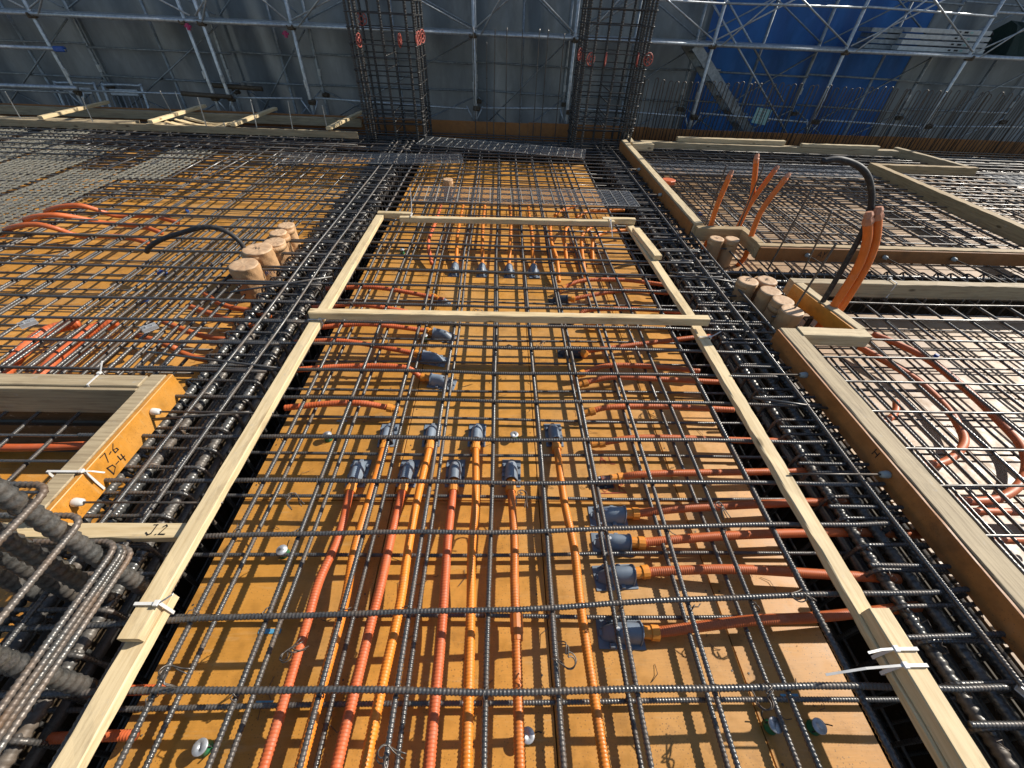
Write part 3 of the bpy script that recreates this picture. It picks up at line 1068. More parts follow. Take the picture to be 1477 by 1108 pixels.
# near column cage at the left: heavy bars and bundled hoops
t = empty('column_cage', (-1.45, 0.12, -0.7))
tag(t, 'near column cage of very thick bars with bundled rusty hoops', 'column cage')
o = Vector(t.location)
v, f = ribbed([(0, 0, 0), (0, 0, 2.3)], 0.043, 0.026, 10, lrib=0.06, rib=0.15)
nb = mk_mesh('vertical_bar', v, f, 'steel_thick', True)
for x, y in ((-1.10, .514), (-1.2, .49), (-1.31, .5), (-1.075, .256), (-1.075, .03), (-1.42, .5), (-1.62, .5), (-1.85, .5), (-1.85, .25), (-1.85, -.05), (-1.075, -.2), (-1.4, -.25), (-1.85, -.25)):
    link('vertical_bar', nb, t, (x - o.x, y - o.y, 0.80), (0, 0, random.uniform(0, 3)))
v, f = ribbed(np.concatenate([loop_rect(-.435, .408, -.41, .43, .036), loop_rect(-.435, .408, -.41, .43, .036)[:1]]), 0.0155, 0.0125, 8, closed=True, rib=.2)
nh = mk_mesh('hoop', v, f, 'steel_rusty', True)
for z in (.315, .334, .352, .372, .51, .64, .8, .95, .14):
    link('hoop', nh, t, (jit(.006), jit(.006), z - o.z), (jit(.012), jit(.012), jit(.006)))

# wall starter bars behind the edge: hairpins at the right, straight rods elsewhere
pts = [(-0.026, 0, -0.45)] + [(0.026 * math.cos(a), 0, 0.66 + 0.026 * math.sin(a)) for a in np.linspace(math.pi, 0, 7)] + [(0.026, 0, -0.45)]
v, f = tube_geo(np.array(pts), 0.0062, 6)
hp = mk_mesh('hairpin_bar', v, f, 'steel_wire', True)
for i in range(72):
    x = 1.93 + i * 0.098 + jit(.02)
    o = link('hairpin_bar', hp, None, (x, 6.86 + jit(.015), 0.17 + jit(.02)), (jit(.03), jit(.035), jit(.5)))
    tag(o, 'slim hairpin wall bar rising along the brown edge form', 'rebar', 'hairpin wall bars along the edge form')
for x, h in ((-0.2, 1.16), (-0.11, 1.29), (0.074, 1.31), (0.278, 1.3), (0.472, 1.31), (0.587, 1.31), (-.36, 1.3), (.8, 1.28)):
    bar((x, 6.86, -0.3), (x + jit(.02), 6.87, h), 0.013, 0, 'straight upright wall bar between the two column cages', 'upright wall bars between the column cages')
for px, py, h in ((-5.95, 6.0, .55), (-5.1, 6.0, .50), (-4.55, 6.75, .52), (-4.42, 6.75, .52), (-3.72, 6.0, .58), (-3.1, 6.0, .58), (-2.66, 6.0, .56), (-2.2, 6.0, .55), (-4.2, 6.0, .3), (-3.5, 6.0, .32)):
    bar((px, py, 0.1), (px + jit(.05), py + jit(.05), h + jit(.04)), 0.012, 0, 'slim upright rod along the grey board of the left rear form', 'upright rods along the left rear form', material='lath')

# ================================================================== BATTEN FRAME AND EDGE TIMBERS
timber_piece('batten', (-0.968, -0.6, 0.166), (-0.974, 0.47, 0.166), 0.06, 0.032, 'pine', 'near pale batten of the frame, tied under the left batten', 'batten')
timber_piece('batten', (-0.978, 0.345, 0.2), (-0.981, 1.845, 0.2), 0.058, 0.03, 'pine', 'long pale batten between the near column cage and the cross batten', 'batten')
timber_piece('batten', (-0.98, 1.86, 0.2), (-0.972, 3.36, 0.2), 0.06, 0.03, 'pine', 'pale batten beside the left girder beyond the cross batten', 'batten')
timber_piece('batten', (-1.01, 1.872, 0.231), (1.175, 1.885, 0.231), 0.045, 0.045, 'pine', 'pale cross batten spanning the whole middle bay', 'batten')
timber_piece('batten', (1.128, -0.6, 0.198), (1.135, 0.405, 0.198), 0.062, 0.045, 'pine', 'pale doubled batten tied with white plastic straps at the near right', 'batten')
timber_piece('batten', (1.118, -0.6, 0.166), (1.142, 1.92, 0.166), 0.058, 0.03, 'pine', 'long pale rough-edged batten along the right conduits', 'batten', rough=0.0022)
timber_piece('batten', (1.15, 1.96, 0.166), (1.098, 3.40, 0.166), 0.058, 0.03, 'pine', 'pale batten beside the right girder beyond the cross batten', 'batten')
timber_piece('batten', (1.145, 2.74, 0.198), (1.105, 3.24, 0.198), 0.06, 0.035, 'pine', 'short pale batten offcut lying on the far right batten', 'batten')
timber_piece('batten', (-0.80, 3.31, 0.2), (0.95, 3.355, 0.2), 0.045, 0.04, 'pine', 'long pale batten closing the far end of the frame', 'batten')
timber_piece('batten', (-0.99, 3.385, 0.2), (-0.72, 3.385, 0.2), 0.045, 0.045, 'pine', 'short pale batten piece at the far left corner of the frame', 'batten')
timber_piece('batten', (0.86, 3.40, 0.2), (1.135, 3.405, 0.2), 0.045, 0.045, 'pine', 'short pale batten piece at the far right corner of the frame', 'batten')
jb = timber_piece('batten', (-1.62, 0.668, 0.166), (-0.992, 0.668, 0.166), 0.052, 0.033, 'pine', 'pale cross piece marked J.2 from the left batten to the near column cage', 'batten')
strokes('handwriting', [[(0.05, 1), (0.35, 1)], [(0.25, 1), (0.2, .2), (0.08, 0), (-.1, .2)], [(.5, .05), (.55, .1)], [(.7, .8), (.85, 1), (1, .8), (.72, .05), (1.1, .1)]], (0.485, -0.018, 0.0342), (0.052, 0, 0), (0, 0.036, 0), 0.0035, 'ink', jb)


def edge(p0, p1, label, material='timber_grey', w=0.095, h=0.10, z=0.152):
    return timber_piece('edge_timber', (p0[0], p0[1], z), (p1[0], p1[1], z), w, h, material, label, 'edge timber', rough=0.0016)


ET = {}
ET['A'] = edge((1.645, 6.15), (1.635, 3.30), 'weathered edge timber from the right column cage to the small sleeve pair', 'pine_old', 0.07, 0.11)
ET['B'] = edge((1.60, 3.245), (1.975, 3.245), 'short edge timber behind the small sleeve pair', 'timber_brown', 0.06, 0.10)
ET['C'] = edge((1.985, 3.28), (2.0, 2.975), 'short edge timber stepping back to the cross girder', 'timber_brown', 0.06, 0.10)
ET['D'] = edge((1.96, 2.93), (7.2, 2.96), 'long edge timber on the far side of the cross girder', 'timber_brown', 0.05, 0.105)
ET['E'] = edge((1.93, 2.385), (7.2, 2.41), 'long pale edge timber on the near side of the cross girder', 'timber_grey', 0.06, 0.10)
ET['F'] = edge((1.955, 2.34), (2.03, 1.83), 'short edge timber with orange inner face beside the conduit bundle', 'pine_old', 0.055, 0.105)
ET['G'] = edge((1.66, 1.80), (2.035, 1.785), 'short pale block end of the recess under the conduit bundle', 'pine_old', 0.075, 0.07, 0.19)
ET['H'] = edge((1.612, 1.83), (1.612, -0.55), 'long heavy edge timber with white tie cones facing the right girder', 'timber_grey', 0.1, 0.1)
mb = MB()
mb.box((0.0, -0.0425, 0.004), (0.51, -0.0295, 0.098))
mb.build('facing_or_shade_board', 'form_orange', ET['F'])
for kk, L_, y_ in (('H', 2.36, .0525), ('A', 2.83, .0375), ('D', 5.2, .0275)):  # brown boards added on the shaded faces, carrying their shade as colour
    mb = MB()
    mb.box((0.004, -y_ - .012, -.006), (L_, -y_, .094), .0015)
    mb.build('facing_or_shade_board', 'form_brown', ET[kk])
strokes('handwriting', [[(0, 0), (0, 1)], [(.7, 0), (.7, 1)], [(0, .5), (.7, .5)]], (0.83, -0.0655, 0.056), (0.03, 0, 0), (0, 0, 0.028), 0.004, 'ink', ET['H'])
strokes('handwriting', [[(0, 0), (.35, 1), (.7, 0)], [(.15, .4), (.55, .4)], [(1, 1), (1.25, .5), (1.5, 1)], [(1.25, .5), (1.2, 0)]], (0.47, -0.0405, 0.03), (0.04, 0, 0), (0, 0, 0.045), 0.005, 'ink', ET['D'])

# far right recess and rear timbers
edge((1.9, 6.22), (5.55, 6.22), 'long weathered timber lying along the right rear girder', 'timber_grey', 0.09, 0.07, 0.17)
edge((2.4, 6.27), (3.9, 6.28), 'upper stacked timber on the right rear girder', 'pine_old', 0.07, 0.05, 0.243)
edge((4.1, 6.2), (5.2, 6.22), 'short pale lath stacked beside the rear corner timber', 'pine_old', 0.06, 0.04, 0.243)
edge((5.52, 6.3), (5.78, 5.42), 'slanting edge timber at the far right recess', 'timber_grey', 0.08, 0.11)
edge((5.86, 5.36), (4.53, 5.36), 'cross edge timber of the far right recess', 'timber_brown', 0.06, 0.11)
edge((4.53, 5.36), (4.52, 3.0), 'long receding edge timber of the far right recess', 'timber_brown', 0.09, 0.12)
edge((1.72, 6.02), (2.0, 6.02), 'pale stepped wooden block at the foot of the right column cage', 'pine_old', 0.14, 0.09, 0.17)
edge((1.78, 6.22), (1.82, 6.75), 'broken pale board leaning beside the right column cage', 'pine_old', 0.05, 0.06, 0.17)

# left rear form
edge((-8.4, 5.97), (-1.82, 5.97), 'long grey board along the near side of the left rear form', 'timber_grey', 0.035, 0.075, 0.2)
edge((-8.4, 6.84), (-2.0, 6.84), 'long brown board on the far side of the left rear form', 'timber_grey', 0.07, 0.10, 0.16)
edge((-6.9, 6.42), (-4.9, 6.46), 'loose weathered board lying in the left rear form', 'timber_grey', 0.16, 0.03, 0.17)
edge((-4.7, 6.4), (-3.9, 6.42), 'short loose board lying in the left rear form', 'timber_grey', 0.14, 0.03, 0.17)
for x0, x1, nm in ((-5.62, -5.6, 'sunlit batten laid across the left rear form near the guard frames'), (-4.32, -4.26, 'pale batten laid across the left rear form before the bent sheets'), (-3.33, -3.26, 'pale batten laid across the left rear form behind the bent sheets'), (-2.16, -2.02, 'pale batten laid across the left rear form beside the left column cage')):
    timber_piece('batten', (x0, 5.93, 0.291), (x1, 7.05, 0.291), 0.06, 0.035, 'pine', nm, 'batten')
# stack of curved thin strips
t = empty('bent_board_stack', (-3.85, 6.35, 0.17))
tag(t, 'stack of thin curved pale boards lying in the left rear form', 'board stack')
for i in range(7):
    mb = MB()
    for s in range(8):
        a0, a1 = s / 8, (s + 1) / 8
        z0, z1 = 0.02 + .06 * (2 * a0 - 1) ** 2, 0.02 + .06 * (2 * a1 - 1) ** 2
        X0, X1, y0 = -.45 + .75 * a0, -.45 + .75 * a1, -.3 + i * .07
        mb.add([(X0, y0, z0), (X1, y0, z1), (X1, y0 + .045, z1), (X0, y0 + .045, z0), (X0, y0, z0 + .012), (X1, y0, z1 + .012), (X1, y0 + .045, z1 + .012), (X0, y0 + .045, z0 + .012)],
               [(0, 3, 2, 1), (4, 5, 6, 7), (0, 1, 5, 4), (1, 2, 6, 5), (2, 3, 7, 6), (3, 0, 4, 7)])
    mb.build('board', 'pine', t, False, (0.02 * i, 0, 0.02 * (i % 2)))

# box form at the left -------------------------------------------------
t = empty('box_form', (-1.49, 1.05, 0.15))
tag(t, 'box form corner with orange lettered side board beside the left girder', 'formwork')
o = Vector(t.location)


def box_part(name, lo, hi, material, ch=0.002, par=None):
    mb = MB()
    mb.box([lo[i] - o[i] for i in range(3)], [hi[i] - o[i] for i in range(3)], ch)
    return mb.build(name, material, par or t)


box_part('rear_rail', (-4.2, 1.295, 0.19), (-1.545, 1.365, 0.252), 'timber_grey', .003)
box_part('rear_board', (-4.2, 1.275, 0.10), (-1.545, 1.292, 0.245), 'timber_grey')
box_part('side_rail', (-1.535, 0.70, 0.165), (-1.47, 1.372, 0.252), 'timber_grey', .003)
sb = box_part('side_board', (-1.466, 0.70, 0.135), (-1.446, 1.378, 0.250), 'form_orange')
# writing on the orange board: faces right, reads from the near end to the far end
strokes('handwriting', [[(0, 1), (.5, 1), (.2, 0)], [(.75, .5), (.95, .5)], [(1.6, 1), (1.25, .5), (1.25, .1), (1.55, .05), (1.6, .35), (1.3, .45)]], (-1.4455 - o.x, 0.925 - o.y, 0.206 - o.z), (0, 0.04, 0), (0, 0, 0.036), 0.0042, 'ink', sb)
strokes('handwriting', [[(0, 0), (0, 1), (.45, .8), (.5, .3), (0, 0)], [(.75, .5), (1.05, .5)], [(1.35, 1), (1.25, .4), (1.75, .4)], [(1.6, .8), (1.55, 0)]], (-1.4455 - o.x, 0.915 - o.y, 0.154 - o.z), (0, 0.042, 0), (0, 0, 0.038), 0.0045, 'ink', sb)


def form_tie(x, y, z, dirx, rod, label, material='white_plastic', diry=0.0):
    tt = empty('form_tie', (x, y, z))
    tag(tt, label, 'form tie')
    d = Vector((dirx, diry, 0)).normalized()
    prof = ((0, .014), (.006, .016), (.03, .0125), (.034, .007))
    pts = np.array([d * a for a, _ in prof])
    v, f = tube_geo(pts, [b for _, b in prof], 12)
    link('cone', mk_mesh('cone', v, f, material, True), tt)
    v, f = tube_geo(np.array([d * .03, d * rod]), .0042, 6)
    link('rod', mk_mesh('rod', v, f, 'steel_wire', True), tt)


form_tie(-1.446, 1.19, 0.205, 1, .5, 'white tie cone on the orange board towards its far end')
form_tie(-1.446, 0.765, 0.205, 1, .5, 'white tie cone on the orange board towards its near end')
form_tie(1.547, 1.49, 0.205, -1, .38, 'grey-white tie cone on the heavy edge timber near the sleeve group', 'grey_plastic')
form_tie(1.547, 0.90, 0.205, -1, .4, 'grey-white tie cone beside the H mark on the heavy edge timber', 'grey_plastic')
form_tie(1.586, 4.15, 0.205, -1, .25, 'pale tie cone on the edge timber beyond the small sleeve pair', 'grey_plastic')
form_tie(1.588, 5.0, 0.205, -1, .25, 'pale tie cone on the edge timber towards the right column cage', 'grey_plastic')
for i, x in enumerate((2.34, 2.95, 3.5)):
    form_tie(x, 2.893, 0.20, .25, .45, 'pale tie cone on the cross girder timber, %s from the small sleeve pair' % ('first', 'second', 'third')[i], 'grey_plastic', -1)


# white plastic straps -------------------------------------------------
def strap(x, y, z, w, h, along, label, tail=0.05, lift=0.6):
    """flat strap looped round a timber of w x h lying along `along` with a loose tail"""
    hw = 0.0042
    mb = MB()
    m = 0.003
    ring = [(-w / 2 - m, -m), (w / 2 + m, -m), (w / 2 + m, h + m), (-w / 2 - m, h + m)]
    n = len(ring)
    for i in range(n):
        (a, b), (c_, d_) = ring[i], ring[(i + 1) % n]
        q = []
        for (p, s) in ((a, b), (c_, d_)):
            q += [(p, -hw, s), (p, hw, s)]
        a2, b2, c2, d2 = q[0], q[1], q[2], q[3]
        mb.add([a2, c2, d2, b2], [(0, 1, 2, 3)])
    mb.box((w / 2 - .012, -.008, h + m), (w / 2 + .002, .008, h + m + .007), .001)
    tl = [(w / 2, 0, h + .006), (w / 2 + tail * .5, .004, h + .012 + tail * lift * .4), (w / 2 + tail, .012, h + .01 + tail * lift)]
    for (p, q) in zip(tl, tl[1:]):
        mb.add([(p[0], p[1] - hw * .7, p[2]), (q[0], q[1] - hw * .7, q[2]), (q[0], q[1] + hw * .7, q[2]), (p[0], p[1] + hw * .7, p[2])], [(0, 1, 2, 3)])
    o_ = mb.build('plastic_strap', 'white_plastic', None, False, (x, y, z))
    o_.rotation_euler = (0, 0, along)
    sm = o_.modifiers.new('thickness', 'SOLIDIFY')
    sm.thickness = 0.0014
    tag(o_, label, 'strap')


strap(-0.975, 0.43, 0.165, 0.064, 0.068, 0.0, 'white strap round the lapped left battens before the near column cage')
strap(-0.985, 1.845, 0.2, 0.064, 0.032, 0.0, 'white strap at the left end of the cross batten', .04, -.3)
strap(1.13, 0.30, 0.165, 0.066, 0.081, math.pi, 'white strap round the doubled right batten, the one beside its lap', .09, .1)
strap(1.128, 0.262, 0.165, 0.066, 0.081, math.pi, 'white strap with long loose tail round the doubled right batten', .2, -.2)
strap(1.148, 1.80, 0.165, 0.062, 0.034, 0.0, 'white strap on the right batten just below the cross batten', .05, .5)
strap(-0.71, 3.325, 0.2, 0.05, 0.045, math.pi / 2, 'white strap standing up on the far batten at its left end', .12, 1.3)
strap(0.91, 3.35, 0.2, 0.05, 0.045, -math.pi / 2, 'white strap on the far batten at its right end', .12, -.9)
strap(-1.505, 0.855, 0.15, 0.12, 0.103, 0.0, 'white strap round the orange lettered board', .05, -.6)
strap(-1.75, 1.335, 0.10, 0.075, 0.152, math.pi / 2, 'white strap round the rear rail of the box form', .05, .4)
strap(2.62, 2.395, 0.155, 0.066, 0.102, math.pi / 2, 'white strap round the pale cross girder timber', .12, -.7)

# ================================================================== CONDUITS
def conduit(path, d, material, label, group=None, coupling=None, pitch=0.0075, corr=True, amp=0.13, sides=10, at=0, shift=0.0):
    """at: index of the path point that carries the coupling"""
    p = catmull(path, 10) if len(path) > 2 else np.array(path, float)
    v, f = corrugated(p, d, pitch, sides, amp) if corr else tube_geo(resample(p, 0.02), d / 2, sides)
    o_ = link('flexible_conduit', mk_mesh('flexible_conduit', v, f, material, True))
    tag(o_, label, 'conduit', group)
    if coupling:
        k_ = min(at * 10, len(p) - 3)
        a, b = Vector(p[k_]), Vector(p[k_ + 2])
        u = (b - a).normalized()
        a = a + u * shift
        prof = ((-.0286, .40), (-.028, .58), (.006, .58), (.008, .70), (.032, .70), (.034, .54))
        v, f = tube_geo(np.array([a + u * s for s, _ in prof]), [d * q for _, q in prof], 12)
        link('coupling', mk_mesh('coupling', v, f, coupling, False), o_)
    return o_


RZ_C = [jit(.05) for _ in BELLS_C]
RZ_R = [math.pi / 2 + jit(.06) for _ in BELLS_R]
RZ_RS = [math.pi / 2 + jit(.1) for _ in BELLS_RS]
RZ_L = [-math.pi / 2 - .18 + jit(.08) for _ in BELLS_L]
RZ_T = [math.pi + jit(.06) for _ in BELLS_T]


def enter(h, rz, sc=1.0):
    """first points of a conduit that starts inside a hood and leaves by its mouth"""
    ax, ay = math.sin(rz), -math.cos(rz)
    return [(h[0] + ax * q * sc, h[1] + ay * q * sc, z) for q, z in ((.0, .027), (.062, .029), (.115, .034))]


KM = {'r': 'conduit_red', 'o': 'conduit_orange', 'd': 'conduit_dark'}
KW = {'r': 'red-orange', 'o': 'bright orange', 'd': 'dark orange'}
for i, ((a, b), kcol) in enumerate(CENTER):
    a, b = np.array(a), np.array(b)
    e = b + (b - a) * 0.75
    m1, m2 = a + (b - a) * 0.3, a + (b - a) * 0.66
    pth = enter(BELLS_C[i], RZ_C[i]) + [m1 + np.array((jit(.012 if i != 6 else .003), 0, .008)), (m1 + m2) / 2 + np.array((jit(.01 if i != 6 else .002), 0, .012)), m2 + np.array((jit(.014 if i != 6 else .002), 0, 0)), b, e]
    conduit(pth, 0.0315, KM[kcol], '%s corrugated conduit running lengthwise, %s from the left batten' % (KW[kcol], ORD[i]), 'lengthwise conduits of the middle bay', 'coupling_orange', at=1, shift=.022, pitch=.0085)
# straight joint on the seventh conduit
v, f = tube_geo(np.array([(0.072, .47, .068), (0.072, .452, .068), (0.072, .45, .068), (0.073, .395, .068), (0.073, .393, .068), (0.073, .375, .068)]), [.0185, .0185, .0205, .0205, .0185, .0185], 12)
o = link('conduit_joint', mk_mesh('conduit_joint', v, f, 'conduit_dark'))
tag(o, 'dark orange straight joint sleeve on the dark lengthwise conduit', 'conduit joint')
RH = {0: BELLS_R[0], 1: BELLS_R[1], 2: BELLS_R[2], 3: BELLS_R[3], 4: BELLS_RS[0], 9: BELLS_RS[1], 10: BELLS_RS[2], 12: BELLS_RS[3]}
for i, pth in enumerate(RIGHT):
    near = i < 4
    pts = [(q[0], q[1], (0.04 if j == 0 else 0.068)) for j, q in enumerate(pth)]
    if i in RH:
        hb = RH[i]
        kq = (RZ_R[i], 1.08) if near else (RZ_RS[{4: 0, 9: 1, 10: 2, 12: 3}[i]], .75 if i == 4 else 1.0)
        pts = enter(hb, *kq) + [q for q in pts[1:] if q[0] > hb[0] + .19]
    lab = '%s brick-orange conduit from a blue-grey hood, counted from the far one' % ORD[i] if near else '%s brick-orange conduit beyond the blue-grey hoods, counted towards the far batten' % ORD[i - 4]
    conduit(pts, 0.034 if near else 0.030, 'conduit_brick', lab, 'crosswise conduits at the right', 'coupling_orange', corr=True, pitch=.0075 if i < 6 else .012, at=1 if i in RH else 0, shift=.024 if near else .02)
for i, pth in enumerate(LEFT):
    pts = [(q[0], q[1], 0.042 if j == 0 else 0.082) for j, q in enumerate(pth)]
    if i < 5:
        pts = enter(BELLS_L[i], RZ_L[i], .7 if i == 0 else 1.05) + [q for q in pts[1:] if q[0] < BELLS_L[i][0] - .17]
    conduit(pts, 0.030, 'conduit_red', '%s red-orange conduit from under the left batten, counted from the far end' % ORD[i], 'crosswise conduits at the left', 'coupling_orange', pitch=.012, at=1 if i < 5 else 0, shift=.02)
for i, pth in enumerate(TOP):
    pts = [(q[0], q[1], 0.045 if j == 0 and i < 9 else 0.085) for j, q in enumerate(pth)]
    if i < 4:
        pts = enter(BELLS_T[i], RZ_T[i]) + pts[1:]
    lab = '%s bright orange conduit from the far batten to a grey hood' % ORD[i] if i < 4 else ('thin orange conduit kinked under the far batten left of the four hoods' if i == 4 else '%s orange conduit curving at the far right corner, from the four hoods' % ORD[i - 5])
    conduit(pts, 0.030, 'conduit_orange' if i != 4 else 'conduit_red', lab, 'conduits at the far batten', None, pitch=.012)
for i, pth in enumerate(LARC):
    conduit(pth, 0.036, 'conduit_brick', '%s arched orange conduit on the left slab, counted from the rear' % ORD[i], 'arched conduits on the left slab', 'coupling_orange', corr=False)
for i, pth in enumerate(LBIG):
    conduit([(q[0], q[1], .075) for q in pth], 0.06, 'conduit_red', 'fat orange conduit behind the box form, the %s' % ('outer one with a metal clamp' if i == 0 else 'one nearer the tight row of bars'), None, None, pitch=.02, amp=.08, sides=14)
for i, pth in enumerate(LRED):
    conduit(pth, 0.032, 'conduit_brick', '%s red-orange conduit below the tight row of bars, from the sleeves' % ORD[i], 'conduits below the tight row of bars', None, corr=False)
for i, pth in enumerate(RLOOP):
    lab = ('brick-red conduit looping back under the heavy edge timber, the smaller loop', 'brick-red conduit looping back under the heavy edge timber, the larger loop', 'straight brick-red conduit on the near right slab next to the larger loop', 'straight brick-red conduit on the near right slab farther from the loops', 'short brick-red conduit elbow between tight bars')[i]
    conduit(pth, 0.036 if i < 2 else .03, 'conduit_brick', lab, None, None, corr=False)


for i, (a, b) in enumerate((((-1.14, .262, .05), (-.93, .266, .055)), ((-1.16, .165, .05), (-.94, .168, .055)))):
    conduit([a, ((a[0] + b[0]) / 2, (a[1] + b[1]) / 2, .058), b], .026, 'conduit_red', 'short red conduit stub poking out under the left batten, %s the column cage hoops' % ('beside' if i == 0 else 'farther before'), 'red stubs under the left batten', None)
conduit([(-2.6, 1.16, .06), (-2.1, 1.10, .07), (-1.66, 1.13, .06)], .034, 'conduit_red', 'red-orange conduit crossing the opening of the box form', None, None, corr=False)


def tape_end(par, p, u, d):
    """crushed taped end of an upright conduit"""
    p, u = Vector(p), Vector(u).normalized()
    s = u.orthogonal().normalized()
    pts = np.array([p - u * .034, p - u * .03, p - u * .012 + s * .002, p + u * .004 - s * .003, p + u * .014 + s * .006, p + u * .03 + s * .012])
    v, f = tube_geo(pts, [d * .5, d * .57, d * .6, d * .46, d * .5, d * .34], 7)
    link('taped_end', mk_mesh('taped_end', v, f, 'tape_pink'), par)


VL = ('upright orange conduit nearest the right edge timber behind the sleeve pair', 'upright orange conduit of the sleeve pair standing straightest', 'upright orange conduit leaning over the sleeve pair', 'upright orange conduit bending away before the cross girder timber', 'upright orange conduit of the taped bundle, the shorter one', 'upright orange conduit of the taped bundle, the taller one')
for i, pth in enumerate(VCOND):
    pth = [(pth[0][0] - .03, pth[0][1], 0.0)] + [tuple(q) for q in pth]
    if i == 1:
        pth = [(q[0] + .02, q[1] + .03, q[2]) for q in pth]
    o_ = conduit(pth, 0.039 if i < 4 else 0.044, 'conduit_upright', VL[i], None, None, corr=False)
    a, b = Vector(pth[-2]), Vector(pth[-1])
    tape_end(o_, b, b - a, 0.036 if i < 4 else .045)
v, f = tube_geo(catmull([HOSE_R[0][:2] + (0.0,)] + list(HOSE_R), 8), 0.0145, 10)
tag(link('black_hose', mk_mesh('black_hose', v, f, 'hose_black', True)), 'black hose arching high beside the taped conduit bundle', 'hose')
v, f = tube_geo(catmull([(-1.74, 2.7, 0.02)] + list(HOSE_L) + [(-2.44, 2.72, 0.17)], 8), 0.016, 10)
tag(link('black_hose', mk_mesh('black_hose', v, f, 'hose_black', True)), 'black hose arching out of the left paper-wrapped sleeves', 'hose')
for i, (a, b) in enumerate(STARTER):
    bar(a, b, 0.012, 0, 'thin dark upright rod by the right sleeves', 'upright rods by the right sleeves')


# hoods at the conduit ends ---------------------------------------------
def hood_meshes(material, suffix):
    mb = MB()
    n, m = 12, 15
    rows = []
    for i in range(n):
        s = i / (n - 1)
        y = -0.06 + 0.115 * s
        if s < 0.45:
            r, h = 0.029, 0.056 - .004 * s
        else:
            q = (s - .45) / .55
            r, h = 0.0285 * math.sqrt(max(0.05, 1 - .7 * q * q)), 0.0542 * (1 - .8 * q ** 1.6)
        row = [(r * math.cos(a), y, max(0.003, h * max(0.0, math.sin(a)) ** .9)) for a in np.linspace(0, math.pi, m)]
        rows.append(row)
    for r_ in rows:
        for p in r_:
            mb.v.append(p)
    for i in range(n - 1):
        for j in range(m - 1):
            a = i * m + j
            mb.f.append((a, a + 1, a + m + 1, a + m))
    mb.f.append(tuple((n - 1) * m + j for j in range(m)))
    # rolled lip round the mouth
    lip = [(0.0305 * math.cos(a), -0.06, max(.004, 0.058 * max(0.0, math.sin(a)) ** .9)) for a in np.linspace(0.02, math.pi - .02, 11)]
    mb.tube(lip, 0.0028, 6)
    hood = mk_mesh('hood', mb.v, mb.f, material, True)
    pb = MB()
    pb.box((-.041, -.075, 0.0), (.041, .066, .003), .0008)
    for sx in (-1, 1):
        pb.box((sx * .034 - .006, .02, .003), (sx * .034 + .006, .034, .016), .001)
        pb.box((sx * .034 - .006, -.03, .003), (sx * .034 + .006, -.016, .013), .001)
    pb.box((-.008, .05, .003), (.008, .062, .012), .001)
    plate = mk_mesh('base_plate', pb.v, pb.f, material)
    sc = MB()
    v, f = tube_geo(np.array([(0, .012, .043), (0, .012, .052)]), .006, 8)
    sc.add(v.tolist(), f)
    return hood, plate, mk_mesh('screw', sc.v, sc.f, 'zinc')


HG = hood_meshes('bell_grey', '')
HD = hood_meshes('bell_dark', '')


def hood(x, y, rz, sc, label, group, dark=False):
    tt = empty('conduit_hood', (x, y, 0.0012))
    tt.rotation_euler = (0, 0, rz)
    tt.scale = (sc, sc, sc)
    tag(tt, label, 'conduit hood', group)
    a, b, c_ = HD if dark else HG
    link('hood', a, tt)
    link('base_plate', b, tt)
    link('screw', c_, tt)


for i, (x, y) in enumerate(BELLS_C):
    hood(x, y, RZ_C[i], 1.0, 'grey plastic hood on the %s lengthwise conduit from the left batten' % ORD[i], 'grey hoods on lengthwise conduits')
for i, (x, y) in enumerate(BELLS_R):
    hood(x, y, RZ_R[i], 1.08, '%s large blue-grey hood of the right row, counted from the near end' % ORD[3 - i], 'blue-grey hoods of the right conduits')
for i, (x, y) in enumerate(BELLS_RS):
    hood(x, y, RZ_RS[i], .75 if i == 0 else 1.0, '%s small black hood of the right conduits, counted towards the far batten' % ORD[i], 'black hoods of the right conduits', True)
for i, (x, y) in enumerate(BELLS_L):
    hood(x, y, RZ_L[i], .7 if i == 0 else 1.05, '%s grey hood of the left conduits, counted from the far end' % ORD[i], 'grey hoods of the left conduits')
for i, (x, y) in enumerate(BELLS_T):
    hood(x, y, RZ_T[i], 1.0, 'grey hood below the far batten, %s of four from the left batten' % ORD[i], 'grey hoods below the far batten')

